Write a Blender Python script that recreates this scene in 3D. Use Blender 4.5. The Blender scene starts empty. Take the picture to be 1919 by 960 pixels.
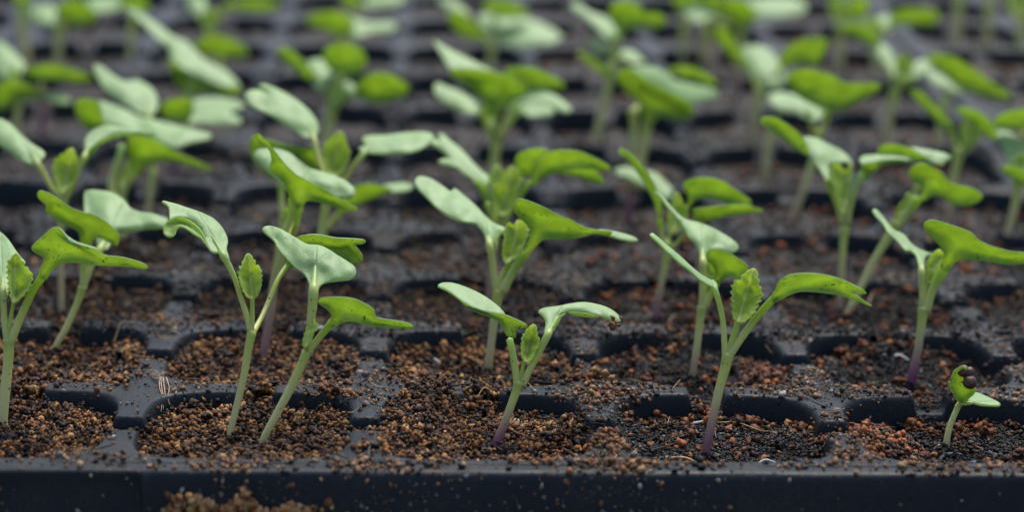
import bpy, math, random
import numpy as np
from mathutils import Vector, Matrix, geometry
R = random.Random(7); NR = np.random.RandomState(11)
sc = bpy.context.scene
S = 0.04                       # one tray cell = 1 unit of layout = 40 mm
# ---------------------------------------------------------------- camera, sky, sun, exposure
FPX, PAN, TILT, ROLL = 3995.1, 0.0370907, 0.2434325, 0.0179569
CX, CY, CZ = 0.2877336, -8.0374947, 2.8573299
BEND = 0.0757571
F_ = np.array([math.sin(PAN)*math.cos(TILT), math.cos(PAN)*math.cos(TILT), -math.sin(TILT)])
R_ = np.array([math.cos(PAN), -math.sin(PAN), 0.0]); U_ = np.cross(R_, F_)
RR = R_*math.cos(ROLL)+U_*math.sin(ROLL); UU = -R_*math.sin(ROLL)+U_*math.cos(ROLL)
CAM = np.array([CX, CY, CZ])
cd = bpy.data.cameras.new('camera'); cam = bpy.data.objects.new('camera', cd)
sc.collection.objects.link(cam); sc.camera = cam
cd.sensor_width = 36; cd.lens = FPX/1919*36; cd.clip_start = 0.01; cd.clip_end = 200
M = Matrix(((RR[0], UU[0], -F_[0]), (RR[1], UU[1], -F_[1]), (RR[2], UU[2], -F_[2])))
cam.matrix_world = Matrix.Translation(Vector(CAM*S)) @ M.to_4x4()
cd.dof.use_dof = True; cd.dof.focus_distance = 9.2*S; cd.dof.aperture_fstop = 11.5; cd.dof.aperture_blades = 7
w = bpy.data.worlds.new('World'); sc.world = w; w.use_nodes = True
SUN_EL, SUN_AZ = math.radians(62), math.radians(20)
nt = w.node_tree; nt.nodes.clear()
sky = nt.nodes.new('ShaderNodeTexSky'); sky.sky_type = 'NISHITA'; sky.sun_disc = False
sky.sun_elevation = SUN_EL; sky.sun_rotation = SUN_AZ; sky.air_density = 1.0; sky.dust_density = 3.0; sky.ozone_density = 1.5
bg = nt.nodes.new('ShaderNodeBackground'); bg.inputs[1].default_value = 0.07
wo = nt.nodes.new('ShaderNodeOutputWorld')
nt.links.new(sky.outputs[0], bg.inputs[0]); nt.links.new(bg.outputs[0], wo.inputs[0])
sl = bpy.data.lights.new('sun', 'SUN'); sl.energy = 1.5; sl.angle = math.radians(22); sl.color = (1.0, 0.96, 0.88)
sun = bpy.data.objects.new('sun', sl); sc.collection.objects.link(sun)
sd = Vector((math.sin(SUN_AZ)*math.cos(SUN_EL), math.cos(SUN_AZ)*math.cos(SUN_EL), math.sin(SUN_EL)))
sun.rotation_euler = sd.to_track_quat('Z', 'Y').to_euler()
sc.view_settings.view_transform = 'Standard'; sc.view_settings.look = 'None'
sc.view_settings.exposure = 1.65; sc.view_settings.gamma = 1.0
sc.cycles.use_denoising = True
sc.cycles.max_bounces = 8; sc.cycles.transmission_bounces = 4
# ---------------------------------------------------------------- helpers
def zf(Y):
    return BEND*0.6*np.log1p(np.exp((np.asarray(Y, float)-4)/0.6))
def ray(px, py):
    return F_+RR*(px-959.5)/FPX+UU*(480-py)/FPX
def unp(px, py, h=-0.09):
    d = ray(px, py); lo, hi = 5.0, 60.0
    for _ in range(60):
        t = (lo+hi)/2; q = CAM+d*t
        if q[2] > zf(q[1])+h: lo = t
        else: hi = t
    return CAM+d*lo, lo
def at(px, py, dep):
    return CAM+ray(px, py)*dep
def empty(name, loc, label=None, cat=None, group=None):
    o = bpy.data.objects.new(name, None); sc.collection.objects.link(o); o.location = Vector(loc)*S
    o.empty_display_size = 0.01
    tag(o, label, cat, group); return o
def tag(o, label=None, cat=None, group=None, kind=None):
    if label: o['label'] = label
    if cat: o['category'] = cat
    if group: o['group'] = group
    if kind: o['kind'] = kind
    return o
def mesh(name, V, Fc, mat, parent=None, smooth=True, attrs=None, uv=None, origin=None):
    """V in layout units; origin = layout position of object"""
    if parent is not None: origin = np.array(parent.location)/S
    if origin is None: origin = np.zeros(3)
    V = (np.asarray(V, float)-np.asarray(origin))*S
    me = bpy.data.meshes.new(name)
    if isinstance(Fc, np.ndarray):
        n = len(Fc); k = Fc.shape[1]
        me.vertices.add(len(V)); me.vertices.foreach_set('co', V.astype(np.float32).ravel())
        me.loops.add(n*k); me.loops.foreach_set('vertex_index', Fc.astype(np.int32).ravel())
        me.polygons.add(n); me.polygons.foreach_set('loop_start', np.arange(0, n*k, k, dtype=np.int32))
        me.polygons.foreach_set('loop_total', np.full(n, k, dtype=np.int32))
        me.update(calc_edges=True)
    else:
        me.from_pydata([tuple(v) for v in V], [], Fc); me.update()
    if smooth: me.polygons.foreach_set('use_smooth', np.ones(len(me.polygons), bool))
    for k, a in (attrs or {}).items():
        a = np.asarray(a, np.float32)
        if a.ndim == 1:
            at_ = me.attributes.new(k, 'FLOAT', 'POINT'); at_.data.foreach_set('value', a)
        else:
            at_ = me.attributes.new(k, 'FLOAT_COLOR', 'POINT'); at_.data.foreach_set('color', a.ravel())
    me.materials.append(mat)
    o = bpy.data.objects.new(name, me); sc.collection.objects.link(o)
    if parent is not None: o.parent = parent
    else: o.location = Vector(origin)*S
    return o
_perm = NR.rand(64, 64)
def vnoise(x, y, f=1.0, seed=0):
    x = np.asarray(x)*f+seed*17.3+100; y = np.asarray(y)*f+seed*9.1+100
    xi = np.floor(x).astype(int); yi = np.floor(y).astype(int); fx = x-xi; fy = y-yi
    fx = fx*fx*(3-2*fx); fy = fy*fy*(3-2*fy)
    g = lambda a, b: _perm[a % 64, b % 64]
    return (g(xi, yi)*(1-fx)+g(xi+1, yi)*fx)*(1-fy)+(g(xi, yi+1)*(1-fx)+g(xi+1, yi+1)*fx)*fy
def sst(a, b, x):
    t = np.clip((x-a)/(b-a), 0, 1); return t*t*(3-2*t)
# ---------------------------------------------------------------- materials
def newmat(name):
    m = bpy.data.materials.new(name); m.use_nodes = True; t = m.node_tree; t.nodes.clear()
    return m, t, t.nodes.new, t.links.new
def nd(t, typ, **kw):
    n = t.nodes.new(typ)
    for k, v in kw.items(): setattr(n, k, v)
    return n
def val(n, i, v): n.inputs[i].default_value = v
def ramp(t, stops, interp='LINEAR'):
    r = t.nodes.new('ShaderNodeValToRGB'); r.color_ramp.interpolation = interp
    e = r.color_ramp.elements
    while len(e) < len(stops): e.new(0.5)
    for q, (p, c) in zip(e, stops): q.position = p; q.color = (*c, 1) if len(c) == 3 else c
    return r
def noise(t, scale, detail=3, rough=0.55, vec=None):
    n = t.nodes.new('ShaderNodeTexNoise'); n.inputs['Scale'].default_value = scale
    n.inputs['Detail'].default_value = detail; n.inputs['Roughness'].default_value = rough
    if vec is None:
        g = t.nodes.new('ShaderNodeNewGeometry'); vec = g.outputs['Position']
    t.links.new(vec, n.inputs['Vector']); return n
def mixc(t, fac, a, b, typ='MIX'):
    m = t.nodes.new('ShaderNodeMix'); m.data_type = 'RGBA'; m.blend_type = typ
    for s, v in ((m.inputs[0], fac), (m.inputs[6], a), (m.inputs[7], b)):
        if hasattr(v, 'links') or isinstance(v, bpy.types.NodeSocket): t.links.new(v, s)
        else: s.default_value = v if isinstance(v, (int, float)) else (*v, 1)
    return m.outputs[2]
def mth(t, op, a, b=None, c=None):
    m = t.nodes.new('ShaderNodeMath'); m.operation = op
    for s, v in zip(m.inputs, (a, b, c)):
        if v is None: continue
        if isinstance(v, bpy.types.NodeSocket): t.links.new(v, s)
        else: s.default_value = v
    return m.outputs[0]
def attr(t, name):
    a = t.nodes.new('ShaderNodeAttribute'); a.attribute_name = name; return a
def bump(t, h, strength, dist, nrm=None):
    b = t.nodes.new('ShaderNodeBump'); b.inputs['Strength'].default_value = strength; b.inputs['Distance'].default_value = dist
    t.links.new(h, b.inputs['Height'])
    if nrm: t.links.new(nrm, b.inputs['Normal'])
    return b.outputs['Normal']

def leaf_material(name, top, under, trans, tw, veins, glaze=0.5, rough=0.42, specks=0.0):
    m, t, N, L = newmat(name)
    sd_ = attr(t, 'side'); u = attr(t, 'lu'); v = attr(t, 'lv')
    big = noise(t, 260, 2); fine = noise(t, 3300, 2, 0.6)
    ctop = mixc(t, big.outputs[0], tuple(c*0.82 for c in top), tuple(c*1.15 for c in top))
    cund = mixc(t, big.outputs[0], tuple(c*0.82 for c in under), tuple(c*1.15 for c in under))
    gr = mth(t, 'MULTIPLY_ADD', fine.outputs[0], 0.9, 0.55)
    col = mixc(t, sd_.outputs['Fac'], cund, ctop)
    # veins: a midrib and side veins that run forward from it
    av = mth(t, 'ABSOLUTE', v.outputs['Fac'])
    mid = mth(t, 'SUBTRACT', 1.0, mth(t, 'MULTIPLY', av, 1.0/(0.042 if veins > .5 else 0.022)))
    mid = mth(t, 'MAXIMUM', mid, 0.0)
    wv = mth(t, 'MULTIPLY', mth(t, 'SUBTRACT', u.outputs['Fac'], mth(t, 'MULTIPLY', av, 0.85)), 5.5 if veins > .5 else 3.5)
    wob = mth(t, 'MULTIPLY_ADD', big.outputs[0], 0.35, wv)
    fr = mth(t, 'ABSOLUTE', mth(t, 'SUBTRACT', mth(t, 'FRACT', wob), 0.5))
    side = mth(t, 'MAXIMUM', mth(t, 'SUBTRACT', 1.0, mth(t, 'MULTIPLY', fr, 11.0)), 0.0)
    vr = nd(t, 'ShaderNodeTexVoronoi', feature='DISTANCE_TO_EDGE'); vr.inputs['Scale'].default_value = 850
    g = N('ShaderNodeNewGeometry'); L(g.outputs['Position'], vr.inputs['Vector'])
    net = mth(t, 'MAXIMUM', mth(t, 'SUBTRACT', 1.0, mth(t, 'MULTIPLY', vr.outputs[0], 11.0)), 0.0)
    ven = mth(t, 'MINIMUM', mth(t, 'ADD', mid, mth(t, 'ADD', mth(t, 'MULTIPLY', side, 0.55*veins), mth(t, 'MULTIPLY', net, 0.22*veins))), 1.0)
    vfac = mth(t, 'MULTIPLY', ven, 0.95 if veins > .5 else 0.30)
    col = mixc(t, vfac, col, (0.78, 0.82, 0.50) if veins > .5 else (0.3, 0.42, 0.2))
    # little dark specks of dirt stuck on the underside
    sn = noise(t, 1500, 3, 0.6); sm = noise(t, 190, 1, 0.4)
    sp = mth(t, 'MULTIPLY', mth(t, 'GREATER_THAN', sn.outputs[0], 0.66-0.05*specks), mth(t, 'GREATER_THAN', sm.outputs[0], 0.53))
    sp = mth(t, 'MULTIPLY', sp, mth(t, 'MULTIPLY_ADD', sd_.outputs['Fac'], -0.85, 1.0) if specks > 0 else 0.0)
    hgt = mth(t, 'ADD', mth(t, 'MULTIPLY', fine.outputs[0], 0.5), mth(t, 'MULTIPLY', ven, -0.7))
    nrm = bump(t, hgt, 0.65 , 0.0002)
    pb = N('ShaderNodeBsdfPrincipled'); L(nrm, pb.inputs['Normal'])
    col2 = mixc(t, 1.0, col, mixc(t, gr, (0, 0, 0), (1, 1, 1)), 'MULTIPLY')
    # keep the grain gentle
    col = mixc(t, 0.75, col, col2)
    colf = mixc(t, sp, col, (0.02, 0.014, 0.01))
    L(colf, pb.inputs['Base Color'])
    val(pb, 'Roughness', rough); val(pb, 'Specular IOR Level', glaze)
    try: val(pb, 'Sheen Weight', 0.05); val(pb, 'Sheen Roughness', 0.4); val(pb, 'Sheen Tint', (0.85, 1, 0.95, 1))
    except Exception: pass
    tr = N('ShaderNodeBsdfTranslucent')
    tc = mixc(t, mth(t, 'MULTIPLY', ven, 0.75 if veins > .5 else .3), trans, (1.0, 1.0, 0.55))
    tc = mixc(t, 1.0, tc, mixc(t, mth(t, 'MULTIPLY_ADD', big.outputs[0], 1.3, -0.05), (0.45, 0.5, 0.5), (1, 1, 1)), 'MULTIPLY'); L(nrm, tr.inputs['Normal']); tc = mixc(t, sp, tc, (0.01, 0.01, 0.005)); L(tc, tr.inputs[0])
    mx = N('ShaderNodeMixShader'); val(mx, 0, tw); L(pb.outputs[0], mx.inputs[1]); L(tr.outputs[0], mx.inputs[2])
    o = N('ShaderNodeOutputMaterial'); L(mx.outputs[0], o.inputs[0]); return m
MAT_COT = leaf_material('cotyledon_green', (0.34, 0.51, 0.25), (0.23, 0.38, 0.075), (0.72, 0.90, 0.17), 0.48, 0.35, glaze=0.5, rough=0.5, specks=0.5)
MAT_TRUE = leaf_material('young_leaf_green', (0.36, 0.52, 0.09), (0.36, 0.52, 0.09), (0.80, 0.95, 0.13), 0.55, 1.0, glaze=0.35, rough=0.5)

def stem_material():
    m, t, N, L = newmat('pale_stem')
    p = attr(t, 'purple'); g_ = attr(t, 'green')
    tc = noise(t, 900, 3)
    base = mixc(t, g_.outputs['Fac'], (0.80, 0.75, 0.38), (0.55, 0.65, 0.14))
    bl = attr(t, 'bladey').outputs['Fac']; base = mixc(t, bl, base, mixc(t, attr(t, 'mint').outputs['Fac'], (0.19, 0.33, 0.05), (0.32, 0.48, 0.22))); base = mixc(t, p.outputs['Fac'], base, (0.26, 0.035, 0.17))
    base = mixc(t, mth(t, 'MULTIPLY', tc.outputs[0], 0.5), base, mixc(t, 0.5, base, (0.05, 0.05, 0.02)))
    sn = noise(t, 1300, 1, 0.3)
    sp = mth(t, 'GREATER_THAN', sn.outputs[0], 0.76)
    base = mixc(t, sp, base, (0.05, 0.02, 0.012))
    fine = noise(t, 5200, 2)
    pb = N('ShaderNodeBsdfPrincipled'); L(base, pb.inputs['Base Color']); val(pb, 'Roughness', 0.38)
    L(bump(t, fine.outputs[0], 0.3, 0.0001), pb.inputs['Normal'])
    tr = N('ShaderNodeBsdfTranslucent'); L(mixc(t, 0.5, base, mixc(t, p.outputs['Fac'], (0.7, 0.75, 0.25), (0.45, 0.12, 0.28))), tr.inputs[0]) if False else L(mixc(t, bl, mixc(t, 0.5, base, mixc(t, p.outputs['Fac'], (0.7, 0.75, 0.25), (0.45, 0.12, 0.28))), (0.64, 0.82, 0.10)), tr.inputs[0])
    mx = N('ShaderNodeMixShader'); L(mth(t, 'MULTIPLY_ADD', bl, 0.13, 0.35), mx.inputs[0]); L(pb.outputs[0], mx.inputs[1]); L(tr.outputs[0], mx.inputs[2])
    o = N('ShaderNodeOutputMaterial'); L(mx.outputs[0], o.inputs[0]); return m
MAT_STEM = stem_material()

def tray_material():
    m, t, N, L = newmat('black_tray_plastic')
    g = N('ShaderNodeNewGeometry')
    n1 = noise(t, 90, 5, 0.65); n2 = noise(t, 1400, 3, 0.6); n3 = noise(t, 5000, 2)
    sx = N('ShaderNodeSeparateXYZ'); L(g.outputs['Normal'], sx.inputs[0])
    up = mth(t, 'MAXIMUM', sx.outputs[2], 0.0)
    r1 = ramp(t, [(0.42, (0, 0, 0)), (0.68, (1, 1, 1))]); L(n1.outputs[0], r1.inputs[0])
    r2 = ramp(t, [(0.46, (0, 0, 0)), (0.62, (1, 1, 1))]); L(n2.outputs[0], r2.inputs[0])
    dust = mth(t, 'MULTIPLY', mth(t, 'MULTIPLY', mth(t, 'MULTIPLY_ADD', r2.outputs[0], 0.75, 0.25), mth(t, 'MULTIPLY_ADD', r1.outputs[0], 0.7, 0.3)), mth(t, 'MULTIPLY_ADD', mth(t, 'POWER', up, 3.0), 0.7, 0.38))
    dcol = mixc(t, n1.outputs[0], (0.030, 0.034, 0.041), (0.062, 0.054, 0.046))
    col = mixc(t, dust, (0.013, 0.0175, 0.023), dcol)
    pb = N('ShaderNodeBsdfPrincipled'); L(col, pb.inputs['Base Color'])
    rg = mth(t, 'MULTIPLY_ADD', dust, 0.4, mth(t, 'MULTIPLY_ADD', n1.outputs[0], 0.25, 0.22)); L(rg, pb.inputs['Roughness']); val(pb, 'Specular IOR Level', 0.35); val(pb, 'IOR', 1.22)
    h = mth(t, 'ADD', mth(t, 'MULTIPLY', n3.outputs[0], 0.4), n2.outputs[0])
    L(bump(t, h, 0.35, 0.00015), pb.inputs['Normal'])
    o = N('ShaderNodeOutputMaterial'); L(pb.outputs[0], o.inputs[0]); return m
MAT_TRAY = tray_material()

def crumb_material(name, rough=0.75):
    m, t, N, L = newmat(name)
    a = attr(t, 'tint'); n = noise(t, 3500, 3, 0.7)
    c = mixc(t, n.outputs[0], mixc(t, 0.55, a.outputs['Color'], (0.003, 0.002, 0.002)), mixc(t, 0.0, a.outputs['Color'], (0.5, 0.32, 0.2)))
    pb = N('ShaderNodeBsdfPrincipled'); L(c, pb.inputs['Base Color']); val(pb, 'Roughness', rough); val(pb, 'Specular IOR Level', 0.22)
    L(bump(t, n.outputs[0], 0.8, 0.0002), pb.inputs['Normal'])
    o = N('ShaderNodeOutputMaterial'); L(pb.outputs[0], o.inputs[0]); return m
MAT_CRUMB = crumb_material('moist_crumbs', 0.55)
def plain(name, c, rough=0.6, sc_=800, var=0.4):
    m, t, N, L = newmat(name); n = noise(t, sc_, 4, 0.6)
    col = mixc(t, n.outputs[0], tuple(x*(1-var) for x in c), tuple(min(1, x*(1+var)) for x in c))
    pb = N('ShaderNodeBsdfPrincipled'); L(col, pb.inputs['Base Color']); val(pb, 'Roughness', rough)
    L(bump(t, n.outputs[0], 0.4, 0.0002), pb.inputs['Normal'])
    o = N('ShaderNodeOutputMaterial'); L(pb.outputs[0], o.inputs[0]); return m
# ---------------------------------------------------------------- tray height model
A_ = 0.455; PN = 4.3
def rad(u, v):
    return (np.abs(u/A_)**PN+np.abs(v/A_)**PN)**(1/PN)
SR = np.array([0.0, .80, .86, .905, .93, .944, .955, .968, .985, 1.0, 1.03])
SZ = np.array([-.5, -.42, -.34, -.20, -.10, -.045, -.022, -.009, -.002, 0, 0])
def trayz(u, v, front=False, lx=False, hx=False):
    """u, v in [-.5,.5] within a cell"""
    z = np.interp(rad(u, v), SR, SZ)
    def notch(t, s):          # t along rib, s signed distance from the centre of the cell
        k = 1-sst(0.058, 0.088, np.abs(t))
        return np.where(s > 0.34, k*0.085, 0)
    n = np.maximum(notch(u, v), np.where(True, notch(v, u) if not hx else 0, 0))
    n = np.maximum(n, 0 if front else notch(u, -v)); n = np.maximum(n, 0 if lx else notch(v, -u))
    return np.minimum(z, z*0.9-n)
def cell_mesh(cx, cy, fine, **kw):
    base = sorted(set([round(x, 5) for x in list(np.linspace(-.5, .5, 15 if not fine else 27))+[-.095, -.085, -.075, -.065, -.055, .055, .065, .075, .085, .095, -.45, .45, -.47, .47, -.42, .42]]))
    base = np.array(base); n = len(base)
    sq = np.concatenate([np.stack([base[:-1], np.full(n-1, -.5)], 1), np.stack([np.full(n-1, .5), base[:-1]], 1),
                         np.stack([-base[:-1], np.full(n-1, .5)], 1), np.stack([np.full(n-1, -.5), -base[:-1]], 1)])
    m = len(sq); rs = rad(sq[:, 0], sq[:, 1])
    rings = []
    for s in ([1.0, .5] if not fine else [1.0, .7, .45, .2]):
        f = 1.004+(rs-1.004)*s; rings.append(sq*(f/rs)[:, None])
    for s in (([1.004, .985, .97, .958, .946, .932, .91, .87, .80]) if fine else [1.004, .975, .955, .93, .87]):
        rings.append(sq*(s/rs)[:, None])
    P = np.concatenate(rings); z = trayz(P[:, 0], P[:, 1], **kw)
    X = P[:, 0]+cx+.5; Y = P[:, 1]+cy+.5
    wv = 0.004*(vnoise(X, Y, 2.3, 3)-.5)
    V = np.stack([X, Y, z+zf(Y)+wv*2], 1)
    k = len(rings); i = np.arange(m); j = (i+1) % m; Fs = []
    for r in range(k-1):
        Fs.append(np.stack([r*m+i, r*m+j, (r+1)*m+j, (r+1)*m+i], 1))
    return V, np.concatenate(Fs)
def build_tray(x0, x1, y0, y1, label, fine_rows, dz=0.0):
    t = empty('seedling_tray', ((x0+x1)/2, y0, 0), label, 'seedling tray', 'seedling trays set side by side')
    for cy in range(y0, y1):
        for cx in range(int(x1-x0)):
            V, Fc = cell_mesh(x0+cx, cy, cy < fine_rows, front=(cy == y0), lx=(cx == 0), hx=(x0+cx+1 >= x1))
            V[:, 2] += dz
            mesh('cell', V, Fc, MAT_TRAY, t)
    # rim and outer skirt: a profile swept round the tray
    prof = [(0.0, 0.0), (0.035, 0.0), (0.062, -0.001), (0.078, -0.006), (0.088, -0.018), (0.094, -0.04), (0.100, -0.10), (0.108, -0.2), (0.118, -0.32), (0.13, -0.5), (0.15, -1.15)]
    xs = sorted(set([round(float(q), 4) for q in np.arange(x0, x1+.001, .05)]+[round(float(q), 4) for q in np.arange(-.92, -.78, .006)])) if y0 == 0 else list(np.arange(x0, x1+.001, .05)); ys = list(np.arange(y0, y1+.001, .1))
    path = [(x, y0, 0, -1) for x in xs]
    path += [(x1+0.0, y0, math.sin(a), -math.cos(a)) for a in np.linspace(0.2, 1.4, 6)]
    path += [(x1, y, 1, 0) for y in ys]
    path += [(x1, y1, math.cos(a), math.sin(a)) for a in np.linspace(0.2, 1.4, 6)]
    path += [(x, y1, 0, 1) for x in xs[::-1]]
    path += [(x0, y1, -math.sin(a), math.cos(a)) for a in np.linspace(0.2, 1.4, 6)]
    path += [(x0, y, -1, 0) for y in ys[::-1]]
    path += [(x0, y0, -math.cos(a), -math.sin(a)) for a in np.linspace(0.2, 1.4, 6)]
    V = []
    for (x, y, nx, ny) in path:
        st = 0.0
        if ny < -.9 and y == y0:
            st = -0.022*(1-float(sst(-0.872, -0.852, x)))+0.012*float(np.exp(-((x+0.84)/.014)**2))+.01*(float(vnoise(x, 0, 1.3, 9))-.5)
        for (o, z) in prof:
            wob = 0.004*(float(vnoise(x, y, 3, 5))-.5)*(o > 0.03)
            oo = o+(st+wob if z < -.03 else 0)
            V.append((x+nx*oo, y+ny*oo, z+float(zf(y))+wob+dz))
    k = len(prof); n = len(path); Fc = []
    for a in range(n):
        b = (a+1) % n
        for q in range(k-1): Fc.append((a*k+q, a*k+q+1, b*k+q+1, b*k+q))
    mesh('rim', V, np.array(Fc), MAT_TRAY, t)
    return t
build_tray(-3, 4, 0, 13, 'long black seedling tray of octagonal cells filling the whole photo', 4)
build_tray(4.19, 7.19, 4, 13, 'neighbouring black tray beyond the grey gap at the upper right', 0, 0.02)
build_tray(-5.19, -3.19, 5, 13, 'neighbouring black tray just showing at the upper left corner', 0, 0.02)
# bench the trays stand on
gx = np.array([-40, 40.]); bench = mesh('bench', [(-40, -12, -1.16), (40, -12, -1.16), (40, 60, -1.16), (-40, 60, -1.16)], [(0, 1, 2, 3)], plain('weathered_bench', (0.12, 0.115, 0.11), 0.8, 60), smooth=False)
tag(bench, kind='structure')
# ---------------------------------------------------------------- soil
def soilz(X, Y):
    """height of the soil surface relative to the tray sheet"""
    c = np.floor(X); r = np.floor(Y); u = X-c-.5; v = Y-r-.5
    brown = 1-sst(0.2, 1.3, X)
    lev = -0.120+0.038*brown*np.where(Y < 2.0, 1, 0.2)+0.040*sst(1.9, 2.1, Y)-0.04*sst(3.9, 4.1, Y)
    lev = lev+0.035*(vnoise(c, r, 0.77, 8)-.5)
    z = lev+0.05*(vnoise(X, Y, 3.1, 1)-.5)+0.030*(vnoise(X, Y, 8, 2)-.5)+0.014*(vnoise(X, Y, 22, 4)-.5)
    z = z-0.03*(1-np.clip(np.hypot(u, v)/.45, 0, 1)**2)*0.6
    z = z+0.03*sst(-.1, -.42, v)                         # banked against the near wall
    for (mx, my, sx, sy, h) in ((0.2, 0.62, .17, .30, .11), (-.45, 1.0, .06, .12, .05), (.3, .95, .16, .1, .06), (0.85, 1.3, .3, .2, .04), (-0.15, 1.35, .35, .2, .04), (-1.4, .5, .2, .3, .04), (.5, 1.0, .07, .1, .05),
                                (1.02, 0.75, .12, .2, .09), (2.15, 0.45, .14, .25, .06), (1.42, 1.9, .3, .07, .05), (2.5, 1.88, .2, .08, .07)):
        z = z+h*np.exp(-((X-mx)/sx)**2-((Y-my)/sy)**2)
    return z
def tray_at(X, Y):
    c = np.floor(X); r = np.floor(Y)
    z = trayz(X-c-.5, Y-r-.5)
    return z
def ico(sub):
    import bmesh
    bm = bmesh.new(); bmesh.ops.create_icosphere(bm, subdivisions=sub, radius=1.0)
    V = np.array([v.co[:] for v in bm.verts]); Fc = np.array([[v.index for v in f.verts] for f in bm.faces]); bm.free(); return V, Fc
def variants(sub, n, amp):
    V, Fc = ico(sub); out = []
    for k in range(n):
        d = np.ones(len(V))
        for q in range(7):
            ax = NR.randn(3); ax /= np.linalg.norm(ax); d += amp*(np.maximum(0, V@ax-0.45)*NR.uniform(-1.6, 1.6))
        d *= 1+amp*0.85*(NR.rand(len(V))-.5)
        sc3 = np.array([1, NR.uniform(.6, 1), NR.uniform(.5, .9)])
        out.append(V*d[:, None]*sc3)
    return np.array(out), Fc
VAR2 = variants(2, 16, 0.75); VAR1 = variants(1, 16, .8)
def rotmats(n):
    q = NR.randn(n, 4); q /= np.linalg.norm(q, axis=1)[:, None]; a, b, c, d = q.T
    return np.stack([1-2*(c*c+d*d), 2*(b*c-a*d), 2*(b*d+a*c), 2*(b*c+a*d), 1-2*(b*b+d*d), 2*(c*d-a*b), 2*(b*d-a*c), 2*(c*d+a*b), 1-2*(b*b+c*c)], 1).reshape(n, 3, 3)
class Crumbs:
    def __init__(s): s.V = []; s.F = []; s.C = []; s.n = 0
    def add(s, P, r, col, var, stretch=None):
        if len(P) == 0: return
        base, Fc = var; k = NR.randint(0, len(base), len(P)); B = base[k]*r[:, None, None]
        if stretch is not None: B = B*stretch[:, None, :]
        M3 = rotmats(len(P)); 
        if stretch is not None:
            a = NR.rand(len(P))*2*np.pi; tl = NR.randn(len(P))*.25
            ca, sa = np.cos(a), np.sin(a); z0 = np.zeros_like(a); o1 = np.ones_like(a)
            M3 = np.stack([ca, -sa, z0, sa, ca, z0, np.sin(tl), z0, o1], 1).reshape(-1, 3, 3)
        B = np.einsum('nij,nvj->nvi', M3, B)+P[:, None, :]
        nv = B.shape[1]; s.V.append(B.reshape(-1, 3))
        s.F.append((Fc[None]+(np.arange(len(P))*nv)[:, None, None]+s.n).reshape(-1, 3)); s.n += len(P)*nv
        s.C.append(np.repeat(np.concatenate([col, np.ones((len(P), 1))], 1), nv, 0))
    def build(s, name, mat):
        V = np.concatenate(s.V); return mesh(name, V, np.concatenate(s.F), mat, attrs={'tint': np.concatenate(s.C)}, smooth=False)
def pick(n, table):
    cols = np.array([t[1] for t in table]); p = np.array([t[0] for t in table], float); p /= p.sum()
    c = cols[NR.choice(len(table), n, p=p)]; return c*NR.uniform(.7, 1.3, (n, 1))*NR.uniform(.92, 1.08, (n, 3))
BROWN = [(.33, (.012, .005, .003)), (.36, (.078, .029, .009)), (.22, (.235, .098, .026)), (.08, (.44, .22, .075)), (.04, (.008, .008, .010))]
BLACK = [(.60, (.007, .008, .011)), (.20, (.018, .019, .023)), (.06, (.05, .052, .06)), (.10, (.04, .018, .011)), (.016, (.32, .33, .33)), (.02, (.14, .055, .022))]
ORANGE = [(.45, (.12, .036, .011)), (.28, (.30, .10, .028)), (.27, (.035, .012, .006))]
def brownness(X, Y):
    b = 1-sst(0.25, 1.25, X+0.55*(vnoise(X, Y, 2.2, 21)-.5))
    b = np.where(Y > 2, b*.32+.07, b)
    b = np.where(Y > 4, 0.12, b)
    v = Y-np.floor(Y)
    patch = np.exp(-((X-.62)/.2)**2-((Y-.45)/.2)**2)+np.exp(-((X-.62)/.2)**2-((Y-1.55)/.15)**2)
    b = b*(1-.7*np.clip(patch, 0, 1))
    edge = sst(.66, .9, v)*vnoise(X, Y, 4.5, 30)
    edge2 = np.exp(-((X-2.12)/.16)**2-((Y-.55)/.28)**2)+np.exp(-((X-1.85)/.1)**2-((Y-1.5)/.2)**2)
    return np.clip(b+.38*edge*sst(.8, 1.2, X)*np.where(Y > 2, .45, 1)+.8*edge2, 0.03, 1)
CR = Crumbs()
surfV = []; surfF = []; sn_ = 0
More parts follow.
